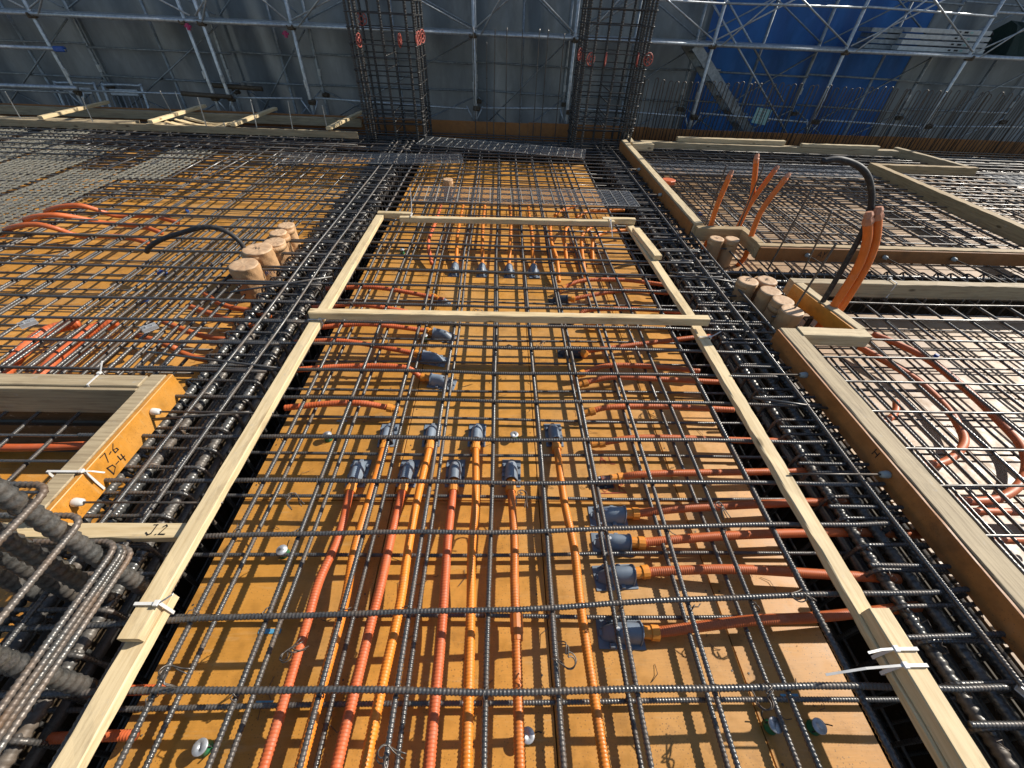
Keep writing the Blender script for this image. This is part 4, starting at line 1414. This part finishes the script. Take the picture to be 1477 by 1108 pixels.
# ================================================================== SLEEVES
def sleeve(x, y, r, h, label, mark, z=0.0):
    crump = 1.3 if x < 0 else .45
    tt = empty('paper_sleeve', (x, y, z))
    tag(tt, label, 'sleeve')
    n, m = 56, 16
    v, f = [], []
    ph = [random.uniform(0, 6.28) for _ in range(6)]
    for i in range(m + 1):
        t_ = i / m
        for j in range(n):
            a = 2 * math.pi * j / n
            wob = 1 + (.6 + .4 * t_) * crump * (.018 * math.sin(3 * a + ph[0] + 5 * t_) + .02 * abs(math.sin(5 * a + ph[1] - 7 * t_)) - .03 * abs(math.sin(4.5 * a + ph[2] + 9 * t_)) ** 6 - .025 * abs(math.sin(3.5 * a + ph[3] - 11 * t_)) ** 8)
            v.append((r * wob * math.cos(a), r * wob * math.sin(a), h * t_))
    for i in range(m):
        for j in range(n):
            k_ = (j + 1) % n
            f.append((i * n + j, i * n + k_, (i + 1) * n + k_, (i + 1) * n + j))
    f.append(tuple(range(n - 1, -1, -1)))
    link('tube', mk_mesh('tube', v, f, 'paper', True), tt)
    rings = ((1.0, -.002), (.985, .004), (.93, .0065), (.7, .0058), (.4, .0052), (.12, .005))
    v, f = [], []
    for q, (k_, dz) in enumerate(rings):
        for j in range(n):
            a = 2 * math.pi * j / n
            fold = .0013 * crump * math.sin(9 * a + ph[4] + 5 * k_) * abs(math.sin(4 * a + ph[5])) * (k_ > .3)
            wob = 1 + crump * (.012 * math.sin(3 * a + ph[0] + 5) + .004 * math.sin(7 * a + ph[1]))
            v.append((r * wob * k_ * math.cos(a), r * wob * k_ * math.sin(a), h + dz + fold))
    for q in range(len(rings) - 1):
        for j in range(n):
            k2 = (j + 1) % n
            f.append((q * n + j, q * n + k2, (q + 1) * n + k2, (q + 1) * n + j))
    f.append(tuple((len(rings) - 1) * n + j for j in range(n)))
    cp = link('cap', mk_mesh('cap', v, f, 'paper_top', True), tt)
    zt_ = h * random.uniform(.72, .86)
    v, f = tube_geo(np.array([(0, 0, zt_), (0, 0, zt_ + .001), (0, 0, zt_ + .03), (0, 0, zt_ + .031)]), [r * .9, r * 1.055, r * 1.06, r * .9], 28)
    tb = link('tape_band', mk_mesh('tape_band', v, f, 'paper', True), tt)
    tb.rotation_euler = (jit(.08), jit(.08), 0)
    if mark:
        a = random.uniform(-.5, .5)
        u = Vector((math.cos(a), math.sin(a), 0)) * r * .3
        w_ = Vector((-math.sin(a), math.cos(a), 0)) * r * .3
        strokes('handwriting', mark, (0, 0, h + .0092), u, w_, .004, 'ink', cp)


M1 = [[(-1, .6), (.2, .6), (-.4, -.6)], [(.3, -.2), (.9, .1)]]
M2 = [[(-.9, -.3), (-.5, .4), (0, -.3), (.4, .3), (.9, -.2)]]
M3 = [[(-.5, -.6), (-.3, .7), (.3, .5), (-.2, .1), (.5, -.6)]]
sleeve(-1.655, 2.48, .088, .215, 'fat paper-wrapped sleeve at the near end of the left row', None)
sleeve(-1.655, 2.69, .095, .225, 'fat paper-wrapped sleeve with the black hose at its side', M2)
sleeve(-1.595, 2.815, .075, .22, 'middle-sized paper-wrapped sleeve in the left row', None)
sleeve(-1.625, 2.965, .06, .225, 'slim paper-wrapped sleeve, second from the far end of the left row', None)
sleeve(-1.62, 3.10, .06, .225, 'slim paper-wrapped sleeve at the far end of the left row', None)
sleeve(1.715, 3.09, .055, .22, 'round-topped sleeve of the small pair, the one nearer the right girder', M1)
sleeve(1.84, 3.09, .055, .22, 'round-topped sleeve of the small pair, the one nearer the cross girder timber', None)
for i, (x, y, mk) in enumerate(((1.655, 2.405, M2), (1.79, 2.42, M3), (1.745, 2.28, None), (1.767, 2.165, None), (1.765, 2.05, None))):
    sleeve(x, y, .064, .225, ('kraft sleeve beside the girder ties, at the far end of the group of five', 'kraft sleeve at the far end of the group of five, beside the orange-faced timber', 'kraft sleeve in the middle of the group of five', 'kraft sleeve second from the near end of the group of five', 'kraft sleeve at the near end of the group of five')[i], mk)
sleeve(-0.53, 4.42, .05, .2, 'small lone paper-wrapped sleeve between the mesh strips', None)
# blue printed mark on the second left sleeve
strokes('printed_mark', [[(0, 0), (.2, 1), (.5, .2), (.7, 1), (.9, .1)], [(1.2, 0), (1.2, 1), (1.6, .6), (1.2, .4)], [(1.9, .8), (2.3, 1)], [(2.1, .9), (2.1, 0)]], (-1.612, 2.60, .075), (.028, .004, .008), (-.002, .0, .035), .005, 'blue_plastic', None)
bpy.data.objects['printed_mark'].name = 'printed_mark'
tag(bpy.data.objects['printed_mark'], 'blue printed lettering on the fat sleeve with the black hose', 'lettering')

# ================================================================== DECK INSERTS
def insert_meshes():
    prof = ((0.0, .017), (.004, .019), (.012, .013), (.026, .0125), (.030, .0175), (.034, .018))
    v, f = tube_geo(np.array([(0, 0, a) for a, _ in prof]), [b for _, b in prof], 16)
    body = mk_mesh('socket', v, f, 'green_plastic', True)
    prof = ((.0335, .019), (.0365, .0195), (.038, .018), (.0375, .008), (.036, .006))
    v, f = tube_geo(np.array([(0, 0, a) for a, _ in prof]), [b for _, b in prof], 18)
    cap_ = mk_mesh('cap', v, f, 'zinc', True)
    mb = MB()
    mb.tube([(.018 * math.cos(a), .002, .018 + .018 * math.sin(a)) for a in np.linspace(-1.0, math.pi + 1.0, 14)], .0018, 5)
    mb.tube([(-.012, .004, .004), (-.03, .012, .02), (-.034, .02, .034)], .0018, 5)
    return body, cap_, mk_mesh('wire_leg', mb.v, mb.f, 'hose_black', True)


IN = insert_meshes()
IL = ('green and silver deck insert in the near left corner of the middle bay', 'silver-capped deck insert beside the dark lengthwise conduit', 'green deck insert near the right batten, the one nearer the lengthwise conduits', 'green deck insert near the right batten, the one nearer the batten', 'green deck insert at the left edge of the deck near the orange conduits', 'deck insert left of the grey hoods', 'silver-capped deck insert among the grey hoods', 'grey deck insert beside the left hoods', 'deck insert near the far left corner of the batten frame')
for i, (x, y) in enumerate(ANCHORS):
    tt = empty('deck_insert', (x, y, 0.0))
    tt.rotation_euler = (jit(.03), jit(.03), random.uniform(0, 6))
    tag(tt, IL[i], 'insert')
    link('socket', IN[0], tt)
    link('cap', IN[1], tt)
    link('wire_leg', IN[2], tt)

# loose wire curls ------------------------------------------------------
CUR = ((-0.86, .30, 'beside the near left batten'), (-0.58, .33, 'on the bar pair left of the conduits'), (-.25, .13, 'on the bars at the near end of the conduits'), (.12, .82, 'beside the dark lengthwise conduit'), (.2, .28, 'on the bar right of the dark conduit'), (.7, .2, 'near the green inserts'), (.85, .78, 'over the right conduits'), (.03, 1.72, 'in the open middle of the frame'), (.2, 1.72, 'below the cross batten'), (-.72, .82, 'on the left bars by the reddish conduit'), (-.6, 1.72, 'over the left hoods'), (.95, .48, 'near the last of the four blue-grey hoods'), (-.09, 2.02, 'above the cross batten'), (1.0, 1.5, 'by the right batten'), (2.25, 1.75, 'on the near right slab'), (2.6, 3.2, 'on the far right slab'), (-2.6, 2.6, 'on the left slab by the black hose'), (-2.75, 3.5, 'on the left slab by the arched conduits'), (-1.3, .95, 'on the left girder beside the orange board'), (1.45, .72, 'on the right girder'))
for x, y, w_ in CUR[:14:1]:
    mb = MB()
    a = random.uniform(0, 6.28)
    for s in range(2):
        q0 = a + .25 * s
        ux, uy = math.cos(q0), math.sin(q0)
        r_ = .013 + .004 * s
        pts = [(-.045, 0), (-.02, .004)] + [(r_ * math.sin(t), .004 + r_ * (1 - math.cos(t))) for t in np.linspace(0, 4.6, 8)] + [(-.03, .035 + .01 * s), (-.05, .03 + .012 * s)]
        mb.tube(catmull([(x + p * ux - q * uy, y + p * uy + q * ux, .160 + .004 * i_ + jit(.004) - (.03 if i_ > 10 else 0)) for i_, (p, q) in enumerate(pts)], 3), .0019, 5)
    o_ = mb.build('wire_curl', 'steel_wire', None, True)
    tag(o_, 'loose curl of bent tie wire ' + w_, 'wire')

for x, y in ((-2.42, 2.72), (-2.32, 2.35), (-2.9, 3.9), (2.05, 4.2), (2.7, 1.9)):
    mb = MB()
    mb.box((-.03, -.012, 0), (.03, .012, .02), .003)
    mb.box((-.012, -.012, .02), (.012, .012, .03), .002)
    o_ = mb.build('bar_spacer', 'blue_plastic', None, False, (x, y, 0.001))
    o_.rotation_euler.z = jit(1)
    tag(o_, 'small blue plastic spacer block on the deck', 'spacer', 'blue spacer blocks')
# wire clippings, bark and sawdust crumbs scattered on the decks
db = MB()
for i in range(420):
    if i % 5 == 0:
        x, y = random.uniform(-4, -1.6), random.uniform(1.5, 4)
    elif i % 7 == 0:
        x, y = random.uniform(1.75, 3.2), random.uniform(.3, 2.3)
    else:
        x, y = random.uniform(-.98, 1.08), random.uniform(.05, 3.2)
    a, l_ = random.uniform(0, 6.28), random.uniform(.006, .04)
    if random.random() < .5:
        db.tube([(x, y, .003), (x + l_ * math.cos(a), y + l_ * math.sin(a), .0035 + random.random() * .006), (x + 1.7 * l_ * math.cos(a + .4), y + 1.7 * l_ * math.sin(a + .4), .003)], .0011, 4)
    else:
        r_ = random.uniform(.0015, .005)
        db.add([(x + r_ * math.cos(a + q), y + r_ * math.sin(a + q) * random.uniform(.4, 1), .0012) for q in (0, 2.1, 4.2)] + [(x, y, .0012 + r_ * .6)], [(0, 1, 3), (1, 2, 3), (2, 0, 3)])
tag(db.build('deck_litter', 'steel_wire'), 'tiny wire clippings and crumbs scattered on the plywood', None, None, 'stuff')
# nail heads along the panel joints
nl = MB()
for xs, ys in (((-1.02, -.42, .18, .78), np.arange(-.6, 3.4, .225)),):
    for x in xs:
        for y in ys:
            for dx in (.02, .57):
                if x + dx > 1.09:
                    continue
                cx_, cy_ = x + dx + jit(.006), y + jit(.02)
                ring = [(cx_ + .0032 * math.cos(a), cy_ + .0032 * math.sin(a), .0017) for a in np.linspace(0, 6.28, 7)[:-1]]
                nl.add(ring + [(p[0], p[1], .0002) for p in ring], [(0, 1, 2, 3, 4, 5)] + [(q, q + 6, (q + 1) % 6 + 6, (q + 1) % 6) for q in range(6)])
tag(nl.build('nail_heads', 'steel_wire'), 'rows of nail heads along the plywood joints of the middle deck', None, None, 'stuff')
# tape and chalk marks on the deck
for i, (x, y, w_, h_, m_, lab) in enumerate(((-.72, .425, .07, .014, 'blue_tape', 'strip of blue tape on the deck beside the left bars'), (.9, .235, .055, .02, 'blue_tape', 'strip of blue tape on the deck by the green inserts'), (-.75, 1.33, .05, .012, 'grey_plastic', 'grey strip stuck on the deck near the left edge'), (.86, 1.0, .05, .014, 'grey_plastic', 'grey strip stuck on the deck by the right conduits'), (-.66, .24, .05, .012, 'blue_tape', 'short blue tape piece near the reddish conduit'))):
    mb = MB()
    mb.box((-w_ / 2, -h_ / 2, 0.0002), (w_ / 2, h_ / 2, .0014))
    tag(mb.build('tape_strip', m_, None, False, (x, y, .0012)), lab, 'tape')
tag(strokes('chalk_mark', [[(0, .2), (.1, .8), (.4, .9), (.5, .3), (.2, 0), (0, .2)], [(.8, .1), (1, .9), (1.1, .1)], [(1.4, .1), (1.4, .9), (1.8, .7), (1.5, .5), (1.9, 0)], [(-.2, -.2), (2, -.1)]], (.46, .945, .0014), (.05, 0, 0), (0, .05, 0), .003, 'red_ink'), 'red scribbled figures on the deck between the right conduits', 'chalk mark')
tag(strokes('chalk_mark', [[(0, 0), (.3, .8), (.6, 0)], [(.1, .4), (.6, .4)], [(1, .8), (1, 0), (1.4, 0)]], (.47, 1.09, .0014), (.05, 0, 0), (0, .05, 0), .003, 'red_ink'), 'small red scribble on the deck beside the black hood', 'chalk mark')
# orange box by the right edge timber and clamps
mb = MB()
v, f = tube_geo(np.array([(0, 0, 0), (0, 0, .05), (0, 0, .056)]), [.075, .075, .066], 8)
mb.add(v.tolist(), f)
tag(mb.build('outlet_box', 'conduit_red', None, False, (1.80, 4.62, .16)), 'orange octagonal outlet box beside the right edge timber', 'outlet box')
mb = MB()
mb.box((-.03, -.05, 0), (.03, .05, .006), .002)
mb.box((-.03, -.05, .006), (-.022, .05, .03), .001)
mb.box((.022, -.05, .006), (.03, .05, .03), .001)
mb.tube([(0, -.02, .003), (0, -.02, .036)], .009, 8)
mb.tube([(0, .02, .003), (0, .02, .03)], .007, 8)
cl = mk_mesh('clamp', mb.v, mb.f, 'zinc')
for x, y, z, rz, lab in ((1.475, .2, .166, .5, 'metal clamp on the bars of the right girder'), (-2.5, 1.84, .166, -.61, 'metal clamp over the outer fat conduit'), (-1.86, 1.82, .166, -.7, 'metal clamp on the tight row of bars')):
    tag(link('bar_clamp', cl, None, (x, y, z), (0, 0, rz), (.62, .7, .8)), lab, 'clamp')

# ================================================================== METAL LATH STRIPS
def lath(x0, y0, L, wd, rz, label, material='lath', ribs=None, z=.176, fine=True, group=None):
    mb = MB()
    n = int(L / .035)
    rows = max(2, int(wd / .03))
    for r_ in range(rows):
        yy0, yy1 = wd * r_ / rows, wd * (r_ + 1) / rows
        for sgn in (0, 1):
            pts = [(L * i / n, (yy0 if (i + sgn) % 2 else yy1), .004 * ((i + r_) % 2)) for i in range(n + 1)]
            # flat zig-zag strand
            for a, b in zip(pts, pts[1:]):
                w_ = .0028
                mb.add([(a[0] - w_, a[1], a[2]), (a[0] + w_, a[1], a[2] + .002), (b[0] + w_, b[1], b[2] + .002), (b[0] - w_, b[1], b[2])], [(0, 1, 2, 3)])
    o_ = mb.build('strand', material)
    tt = empty('metal_lath', (x0, y0, z))
    tt.rotation_euler = (0, 0, rz)
    tag(tt, label, 'metal lath', group)
    o_.parent = tt
    o_.name = 'expanded_strands'
    sp = ribs or .1
    v, f = tube_geo(np.array([(0, 0, .006), (0, wd, .006)]), .0036, 5)
    rm = mk_mesh('rib', v, f, material)
    for i in range(int(L / sp) + 1):
        link('rib', rm, tt, (i * sp, 0, 0))
    v, f = tube_geo(np.array([(0, 0, .004), (L, 0, .004)]), .003, 5)
    em = mk_mesh('edge_wire', v, f, material)
    link('edge_wire', em, tt)
    link('edge_wire', em, tt, (0, wd, 0))
    return tt


lath(-2.45, 4.84, 2.05, .38, .13, 'mesh strip lying across the left girder behind the sleeves')
lath(-1.08, 5.9, 2.15, .42, -.19, 'mesh strip lying in front of the rear girder between the columns')
lath(-0.79, 3.84, 2.1, .42, .02, 'mesh strip lying just beyond the far batten')
def rib_lath(x0, y0, L, wd, rz, label, material, z=.174):
    """sheet of parallel wavy pressed ribs joined by crossing strands"""
    tt = empty('metal_lath', (x0, y0, z))
    tt.rotation_euler = (0, 0, rz)
    tag(tt, label, 'metal lath')
    n = int(L / .03)
    v, f = [], []
    for i in range(n + 1):
        wob = .009 * (1 if i % 2 else -1)
        for k_, (oy, oz) in enumerate(((-.007, 0), (-.004, .011), (.004, .011), (.007, 0))):
            v.append((L * i / n, oy + wob, oz + .002 * (i % 2)))
    for i in range(n):
        for k_ in range(3):
            a = i * 4 + k_
            f.append((a, a + 1, a + 5, a + 4))
    rm = mk_mesh('rib', v, f, material)
    k_ = int(wd / .062)
    for q in range(k_):
        link('rib', rm, tt, (0, q * .062, jit(.003)), (0, 0, jit(.004)))
    mb = MB()
    for q in range(int(L / .09)):
        mb.box((q * .09, 0, .001), (q * .09 + .008, (k_ - 1) * .062, .003))
    mb.build('cross_strands', 'lath', tt)


for i, (x, y, L, wd, rz, mt) in enumerate(((-3.62, 2.9, 1.55, .62, 1.58, 'lath_pale'), (-4.28, 3.0, 2.3, .7, 1.60, 'lath_pale'), (-5.02, 3.3, 2.6, .6, 1.60, 'lath_pale'), (-3.25, 4.2, 1.1, .5, 1.60, 'lath_pale'), (-5.7, 3.5, 2.4, .6, 1.62, 'lath_pale'))):
    rib_lath(x, y, L, wd, rz, ('yellowish ribbed mesh sheet on the left slab by the arched conduits', 'ribbed mesh sheet on the left slab, second outward from the arched conduits', 'ribbed mesh sheet on the left slab, third outward from the arched conduits', 'short ribbed mesh sheet towards the left rear form', 'ribbed mesh sheet farthest out on the left slab')[i], mt)
lath(1.8, 5.0, 3.2, .5, .02, 'dull mesh strip on the far right slab before the rear timber', 'lath', .12)
lath(6.0, 4.9, 2.4, .5, .02, 'dull mesh strip beyond the far right recess', 'lath', .12)

# ================================================================== SCAFFOLD
sc = empty('scaffold', (0, 7.6, -3.9))
tag(sc, 'grey steel pipe scaffold standing behind the slab edge', 'scaffold')
so = Vector(sc.location)
YI, YO = 7.35, 8.0


def spipe(p0, p1, r, name, material='galv'):
    v, f = tube_geo(np.array([Vector(p0) - so, Vector(p1) - so]), r, 10)
    return link(name, mk_mesh(name, v, f, material, True), sc)


PX = (-9.9, -8.05, -6.2, -4.256, -4.023, -2.847, -0.40, 1.014, 2.947, 4.869, 6.705, 8.55)
jm = MB()
v, f = tube_geo(np.array([(0, 0, -.045), (0, 0, -.04), (0, 0, .04), (0, 0, .045)]), [.026, .0285, .0285, .026], 10)
jm.add(v.tolist(), f)
joint = mk_mesh('joint_collar', jm.v, jm.f, 'galv')
cm_ = MB()
cm_.box((-.05, -.035, -.03), (.05, .035, .03), .008)
cm_.tube([(.03, -.05, 0), (.03, .05, 0)], .012, 8)
cm_.tube([(-.03, -.05, .01), (-.03, .05, .01)], .01, 8)
coup = mk_mesh('pipe_clamp', cm_.v, cm_.f, 'rust_clamp')
for i, x in enumerate(PX):
    for y in (YI, YO):
        if i == 4 and y == YO:
            continue
        spipe((x + jit(.015), y, -3.9), (x + jit(.02), y, 4.4), .0245, 'post', 'galv' if y == YI else 'galv_dull')
        for z in (.62, -.4):
            link('joint_collar', joint, sc, Vector((x, y, z + jit(.05))) - so)
        link('pipe_clamp', coup, sc, Vector((x, y - .02, 1.2)) - so, (0, 0, jit(.5)))
        link('pipe_clamp', coup, sc, Vector((x + .03, y - .02, .36)) - so, (jit(.4), 0, jit(.5)))
SP = (-9.9, -8.05, -6.2, -4.1, -2.847, -0.40, 1.014, 2.947, 4.869, 6.705, 8.55)
for i, (a, b) in enumerate(zip(SP, SP[1:])):
    # walkway planks: one flat steel plank with turned-down edges per bay
    mb = MB()
    mb.box((a + .03, YI + .03, 1.195), (b - .03, YI + .035, 1.24))
    mb.box((a + .03, YO - .075, 1.195), (b - .03, YO - .07, 1.24))
    mb.box((a + .03, YI + .035, 1.236), (b - .03, YO - .075, 1.24))
    mb.v = [tuple(Vector(p) - so) for p in mb.v]
    mb.build('walkway_plank', 'galv', sc)
    spipe((a, YI - .035, 1.215), (b, YI - .035, 1.215), .0243, 'ledger')
    spipe((a + .1, YI - .03, .39 + jit(.03)), (b - .1, YI - .03, .38 + jit(.03)), .014, 'guard_rail')
    spipe((a + .02, YO - .03, .50 + jit(.03)), (b - .02, YO - .03, .47 + jit(.03)), .0145, 'guard_rail', 'galv_dull')
    spipe((a + .12, YI - .03, .39), (a + .0, YI - .02, .16), .010, 'knee_strut')
    spipe((b - .12, YI - .03, .39), (b - .0, YI - .02, .16), .010, 'knee_strut')
    for y, m_ in ((YI, 'galv'), (YO, 'galv_dull')):
        for z0, z1 in ((1.27, 2.2),):
            spipe((a + .03, y - .03, z0), (b - .03, y - .03, z1), .0108, 'brace', m_)
            spipe((a + .03, y - .045, z1), (b - .03, y - .045, z0), .0108, 'brace', m_)
    spipe((a + .03, YO - .03, .42), (b - .03, YO - .03, -.55), .0108, 'brace', 'galv_dull')
    spipe((a + .03, YO - .045, -.55), (b - .03, YO - .045, .42), .0108, 'brace', 'galv_dull')
for a, b in zip(SP, SP[1:]):
    for z, y, m_ in ((1.78, YO - .035, 'galv_dull'), (.86, YO - .035, 'galv_dull'), (1.66, YI - .03, 'galv')):
        spipe((a, y, z + jit(.03)), (b, y, z + jit(.03)), .0135, 'guard_rail', m_)
    xm = (a + b) / 2 + jit(.2)
    spipe((xm, YO + .03, -3.8), (xm + jit(.03), YO + .03, 3.0), .0215, 'post', 'galv_dull')
    spipe((a + .1, YI - .05, 1.2), (xm, YI - .05, 2.1), .0108, 'brace')
    spipe((b - .05, YO - .06, 1.15), (a + .2, YO - .06, .1), .0108, 'brace', 'galv_dull')
# loose pipes and guards at the left
spipe((-9.5, YI - .1, .86), (-5.95, YI - .1, .865), .0245, 'ledger')
spipe((-9.5, YI - .08, .42), (-6.1, YI - .08, .425), .03, 'ledger')
cb = MB()
cb.box((-.07, -.035, -.03), (.07, .035, .03), .01)
tag(link('clamp_cover', mk_mesh('clamp_cover', cb.v, cb.f, 'blue_plastic'), sc, Vector((-6.02, YI - .1, .865)) - so), None)
for x, y, z in ((-4.3, YI - .07, .41), (-3.9, YI + .1, .5)):
    spipe((x - .35, y, z), (x + .35, y, z - .02), .03, 'short_pipe', 'rust_clamp')
for x, z in ((-4.2, 1.16), (-2.93, 1.13)):
    mb = MB()
    mb.tube([(0, 0, -.04), (0, 0, .03)], .022, 8)
    mb.tube([(-.04, 0, 0), (.04, 0, 0)], .014, 8)
    mb.build('coloured_clamp', 'magenta_plastic', sc, False, Vector((x, YI - .06, z)) - so)

# gate-shaped guard frames leaning in the left bay
for i, x in enumerate((-6.55, -5.85)):
    tt = empty('guard_frame', (x, 7.7, -.05))
    tt.rotation_euler = (-.25, 0, .05)
    tag(tt, 'pale slatted guard frame leaning behind the left rear form, the one %s' % ('outside the thick post' if i == 0 else 'inside the thick post'), 'guard frame')
    mb = MB()
    mb.tube(catmull([(-.28, 0, -.4), (-.28, 0, .42), (-.24, 0, .47), (.24, 0, .47), (.28, 0, .42), (.28, 0, -.4)], 4), .02, 8)
    mb.build('frame', 'galv', tt, True)
    mb = MB()
    mb.box((-.2, -.008, .34), (.2, .008, .42), .002)
    mb.build('name_plate', 'plank_white', tt)
    for q in range(6):
        mb = MB()
        mb.tube([(-.2 + q * .08, 0, -.4), (-.2 + q * .08, 0, .33)], .009, 6)
        mb.build('slat', 'galv', tt, True)

# stair in the blue bay
tt = empty('scaffold_stair', (3.35, 7.6, 0))
tag(tt, 'steel scaffold stair descending in front of the blue sheet', 'stair')
for y in (-.22, .22):
    mb = MB()
    d = Vector((1.25, 0, -1.035)).normalized()
    nrm = Vector((-d.z, 0, d.x))
    a, b = Vector((-.63, y, 1.2)), Vector((1.2, y, -.315))
    q = [a - nrm * .06, b - nrm * .06, b + nrm * .06, a + nrm * .06]
    mb.add([p - Vector((0, .02, 0)) for p in q] + [p + Vector((0, .02, 0)) for p in q], [(0, 1, 2, 3), (7, 6, 5, 4), (0, 4, 5, 1), (1, 5, 6, 2), (2, 6, 7, 3), (3, 7, 4, 0)])
    mb.build('stringer', 'galv_dull', tt)
    mb = MB()
    mb.tube([(-.6, y, 1.68 + .35 * (y > 0)), (1.2, y, .19 + .35 * (y > 0))], .014, 8)
    mb.build('handrail', 'galv', tt, True)
for q in range(8):
    mb = MB()
    mb.box((-.55 + q * .21, -.2, 1.1 - q * .174), (-.36 + q * .21, .2, 1.12 - q * .174), .003)
    mb.build('tread', 'galv_dull', tt)

# small teal notice hung on the rail
tt = empty('notice_board', (4.0, 7.29, .41))
tt.rotation_euler = (-.1, .12, 0)
tag(tt, 'small pale teal notice hanging on the scaffold rail', 'notice')
mb = MB()
mb.box((-.12, -.003, -.1), (.12, .003, .1), .001)
mb.build('panel', 'sign_teal', tt)
for q in range(4):
    mb = MB()
    mb.box((-.1, -.0045, .06 - q * .04), (.06 - .02 * (q % 2), -.0035, .067 - q * .04))
    mb.build('text_line', 'white_plastic', tt)

# stacked steel planks and the dark net on the right walkway
tt = empty('plank_stack', (6.35, 7.68, 1.243))
tag(tt, 'stack of pale steel planks lying on the right walkway', 'planks')
for q in range(4):
    mb = MB()
    w_ = .62 - .02 * q + jit(.04)
    mb.box((-w_, -.2, .002 + q * .066), (w_, .2, .052 + q * .066), .004)
    pl_ = mb.build('plank', 'plank_white', tt)
    pl_.rotation_euler.z = jit(.03)
    for s in range(3):
        b2 = MB()
        b2.box((.1 + s * .09, -.2035, .016 + q * .066), (.14 + s * .09 + .02 * (s % 2), -.2015, .036 + q * .066))
        b2.build('printed_mark', 'ink' if s < 2 else 'sign_teal', pl_)
    hk_ = MB()
    for yy in (-.12, .12):
        hk_.tube([(w_, yy, .03 + q * .066), (w_ + .07, yy, .04 + q * .066), (w_ + .1, yy, .01 + q * .066)], .012, 6)
    hk_.build('end_hook', 'hose_black', pl_, True)
tt = empty('plank_stack', (5.62, 7.75, 1.243))
tag(tt, 'darker shorter plank ends behind the pale planks on the right walkway', 'planks')
for q in range(4):
    mb = MB()
    mb.box((-.3 + jit(.05), -.15, .002 + q * .06), (.12, .15, .05 + q * .06), .004)
    mb.build('plank', 'galv_dull', tt)
n_, m_ = 10, 6
v, f = [], []
for i in range(n_ + 1):
    for j in range(m_ + 1):
        a = math.pi * j / m_
        v.append((-.45 + .9 * i / n_, .24 * math.cos(a) + jit(.02), max(0.0, .36 * math.sin(a) ** .6 + jit(.03)) if 0 < j < m_ else 0.0))
for i in range(n_):
    for j in range(m_):
        a = i * (m_ + 1) + j
        f.append((a, a + 1, a + m_ + 2, a + m_ + 1))
f.append(tuple(range(m_ + 1)))
f.append(tuple(n_ * (m_ + 1) + j for j in range(m_, -1, -1)))
tag(link('net_bundle', mk_mesh('net_bundle', v, f, 'net_dark'), None, (7.75, 7.68, 1.243)), 'dark heap of folded netting on the right walkway', 'netting')

# ================================================================== SHEETS
def sheet(x0, x1, material, label, group, dy=0.0):
    n_, m_ = 30, 26
    v, f = [], []
    ph = [random.uniform(0, 6.28) for _ in range(5)]
    for i in range(n_ + 1):
        u = i / n_
        for j in range(m_ + 1):
            t_ = j / m_
            z = -3.6 + 6.7 * t_
            y = .035 * math.sin(5 * u + ph[0] + 1.2 * t_) + .022 * math.sin(13 * u + ph[1] + 5 * t_) + .02 * math.sin(9 * u * t_ * 3 + ph[2]) + .03 * math.sin(7 * t_ + ph[3])
            y *= .06 + 1.5 * max(0.0, math.sin(math.pi * u)) ** .7
            v.append((x0 + (x1 - x0) * u, 8.09 + y + dy, z))
    for i in range(n_):
        for j in range(m_):
            a = i * (m_ + 1) + j
            f.append((a, a + 1, a + m_ + 2, a + m_ + 1))
    o_ = link('scaffold_sheet', mk_mesh('scaffold_sheet', v, f, material, True))
    tag(o_, label, 'sheet', group)


GS = ((-10.2, -8.03, 'farthest beyond the thick left post'), (-8.07, -6.18, 'behind the guard frames at the far left'), (-6.22, -4.08, 'between the thick left post and the doubled posts'), (-4.12, -2.83, 'right of the doubled posts'), (-2.87, -.38, 'behind the left column cage'), (-.42, 1.03, 'between the two column cages'), (.99, 3.12, 'behind the right column cage'), (6.46, 8.5, 'behind the stacked planks'), (8.46, 10.5, 'right of the dark netting'), (10.46, 12.5, 'at the far right end of the scaffold'))
for i, (a, b, w_) in enumerate(GS):
    sheet(a, b, 'sheet_grey', 'dark grey scaffold sheet ' + w_, 'grey scaffold sheets', .012 * (i % 2))
sheet(3.08, 4.88, 'sheet_blue', 'blue scaffold sheet behind the stair', 'blue scaffold sheets', .03)
sheet(4.84, 6.5, 'sheet_blue', 'blue scaffold sheet beside the stack of planks', 'blue scaffold sheets', .018)
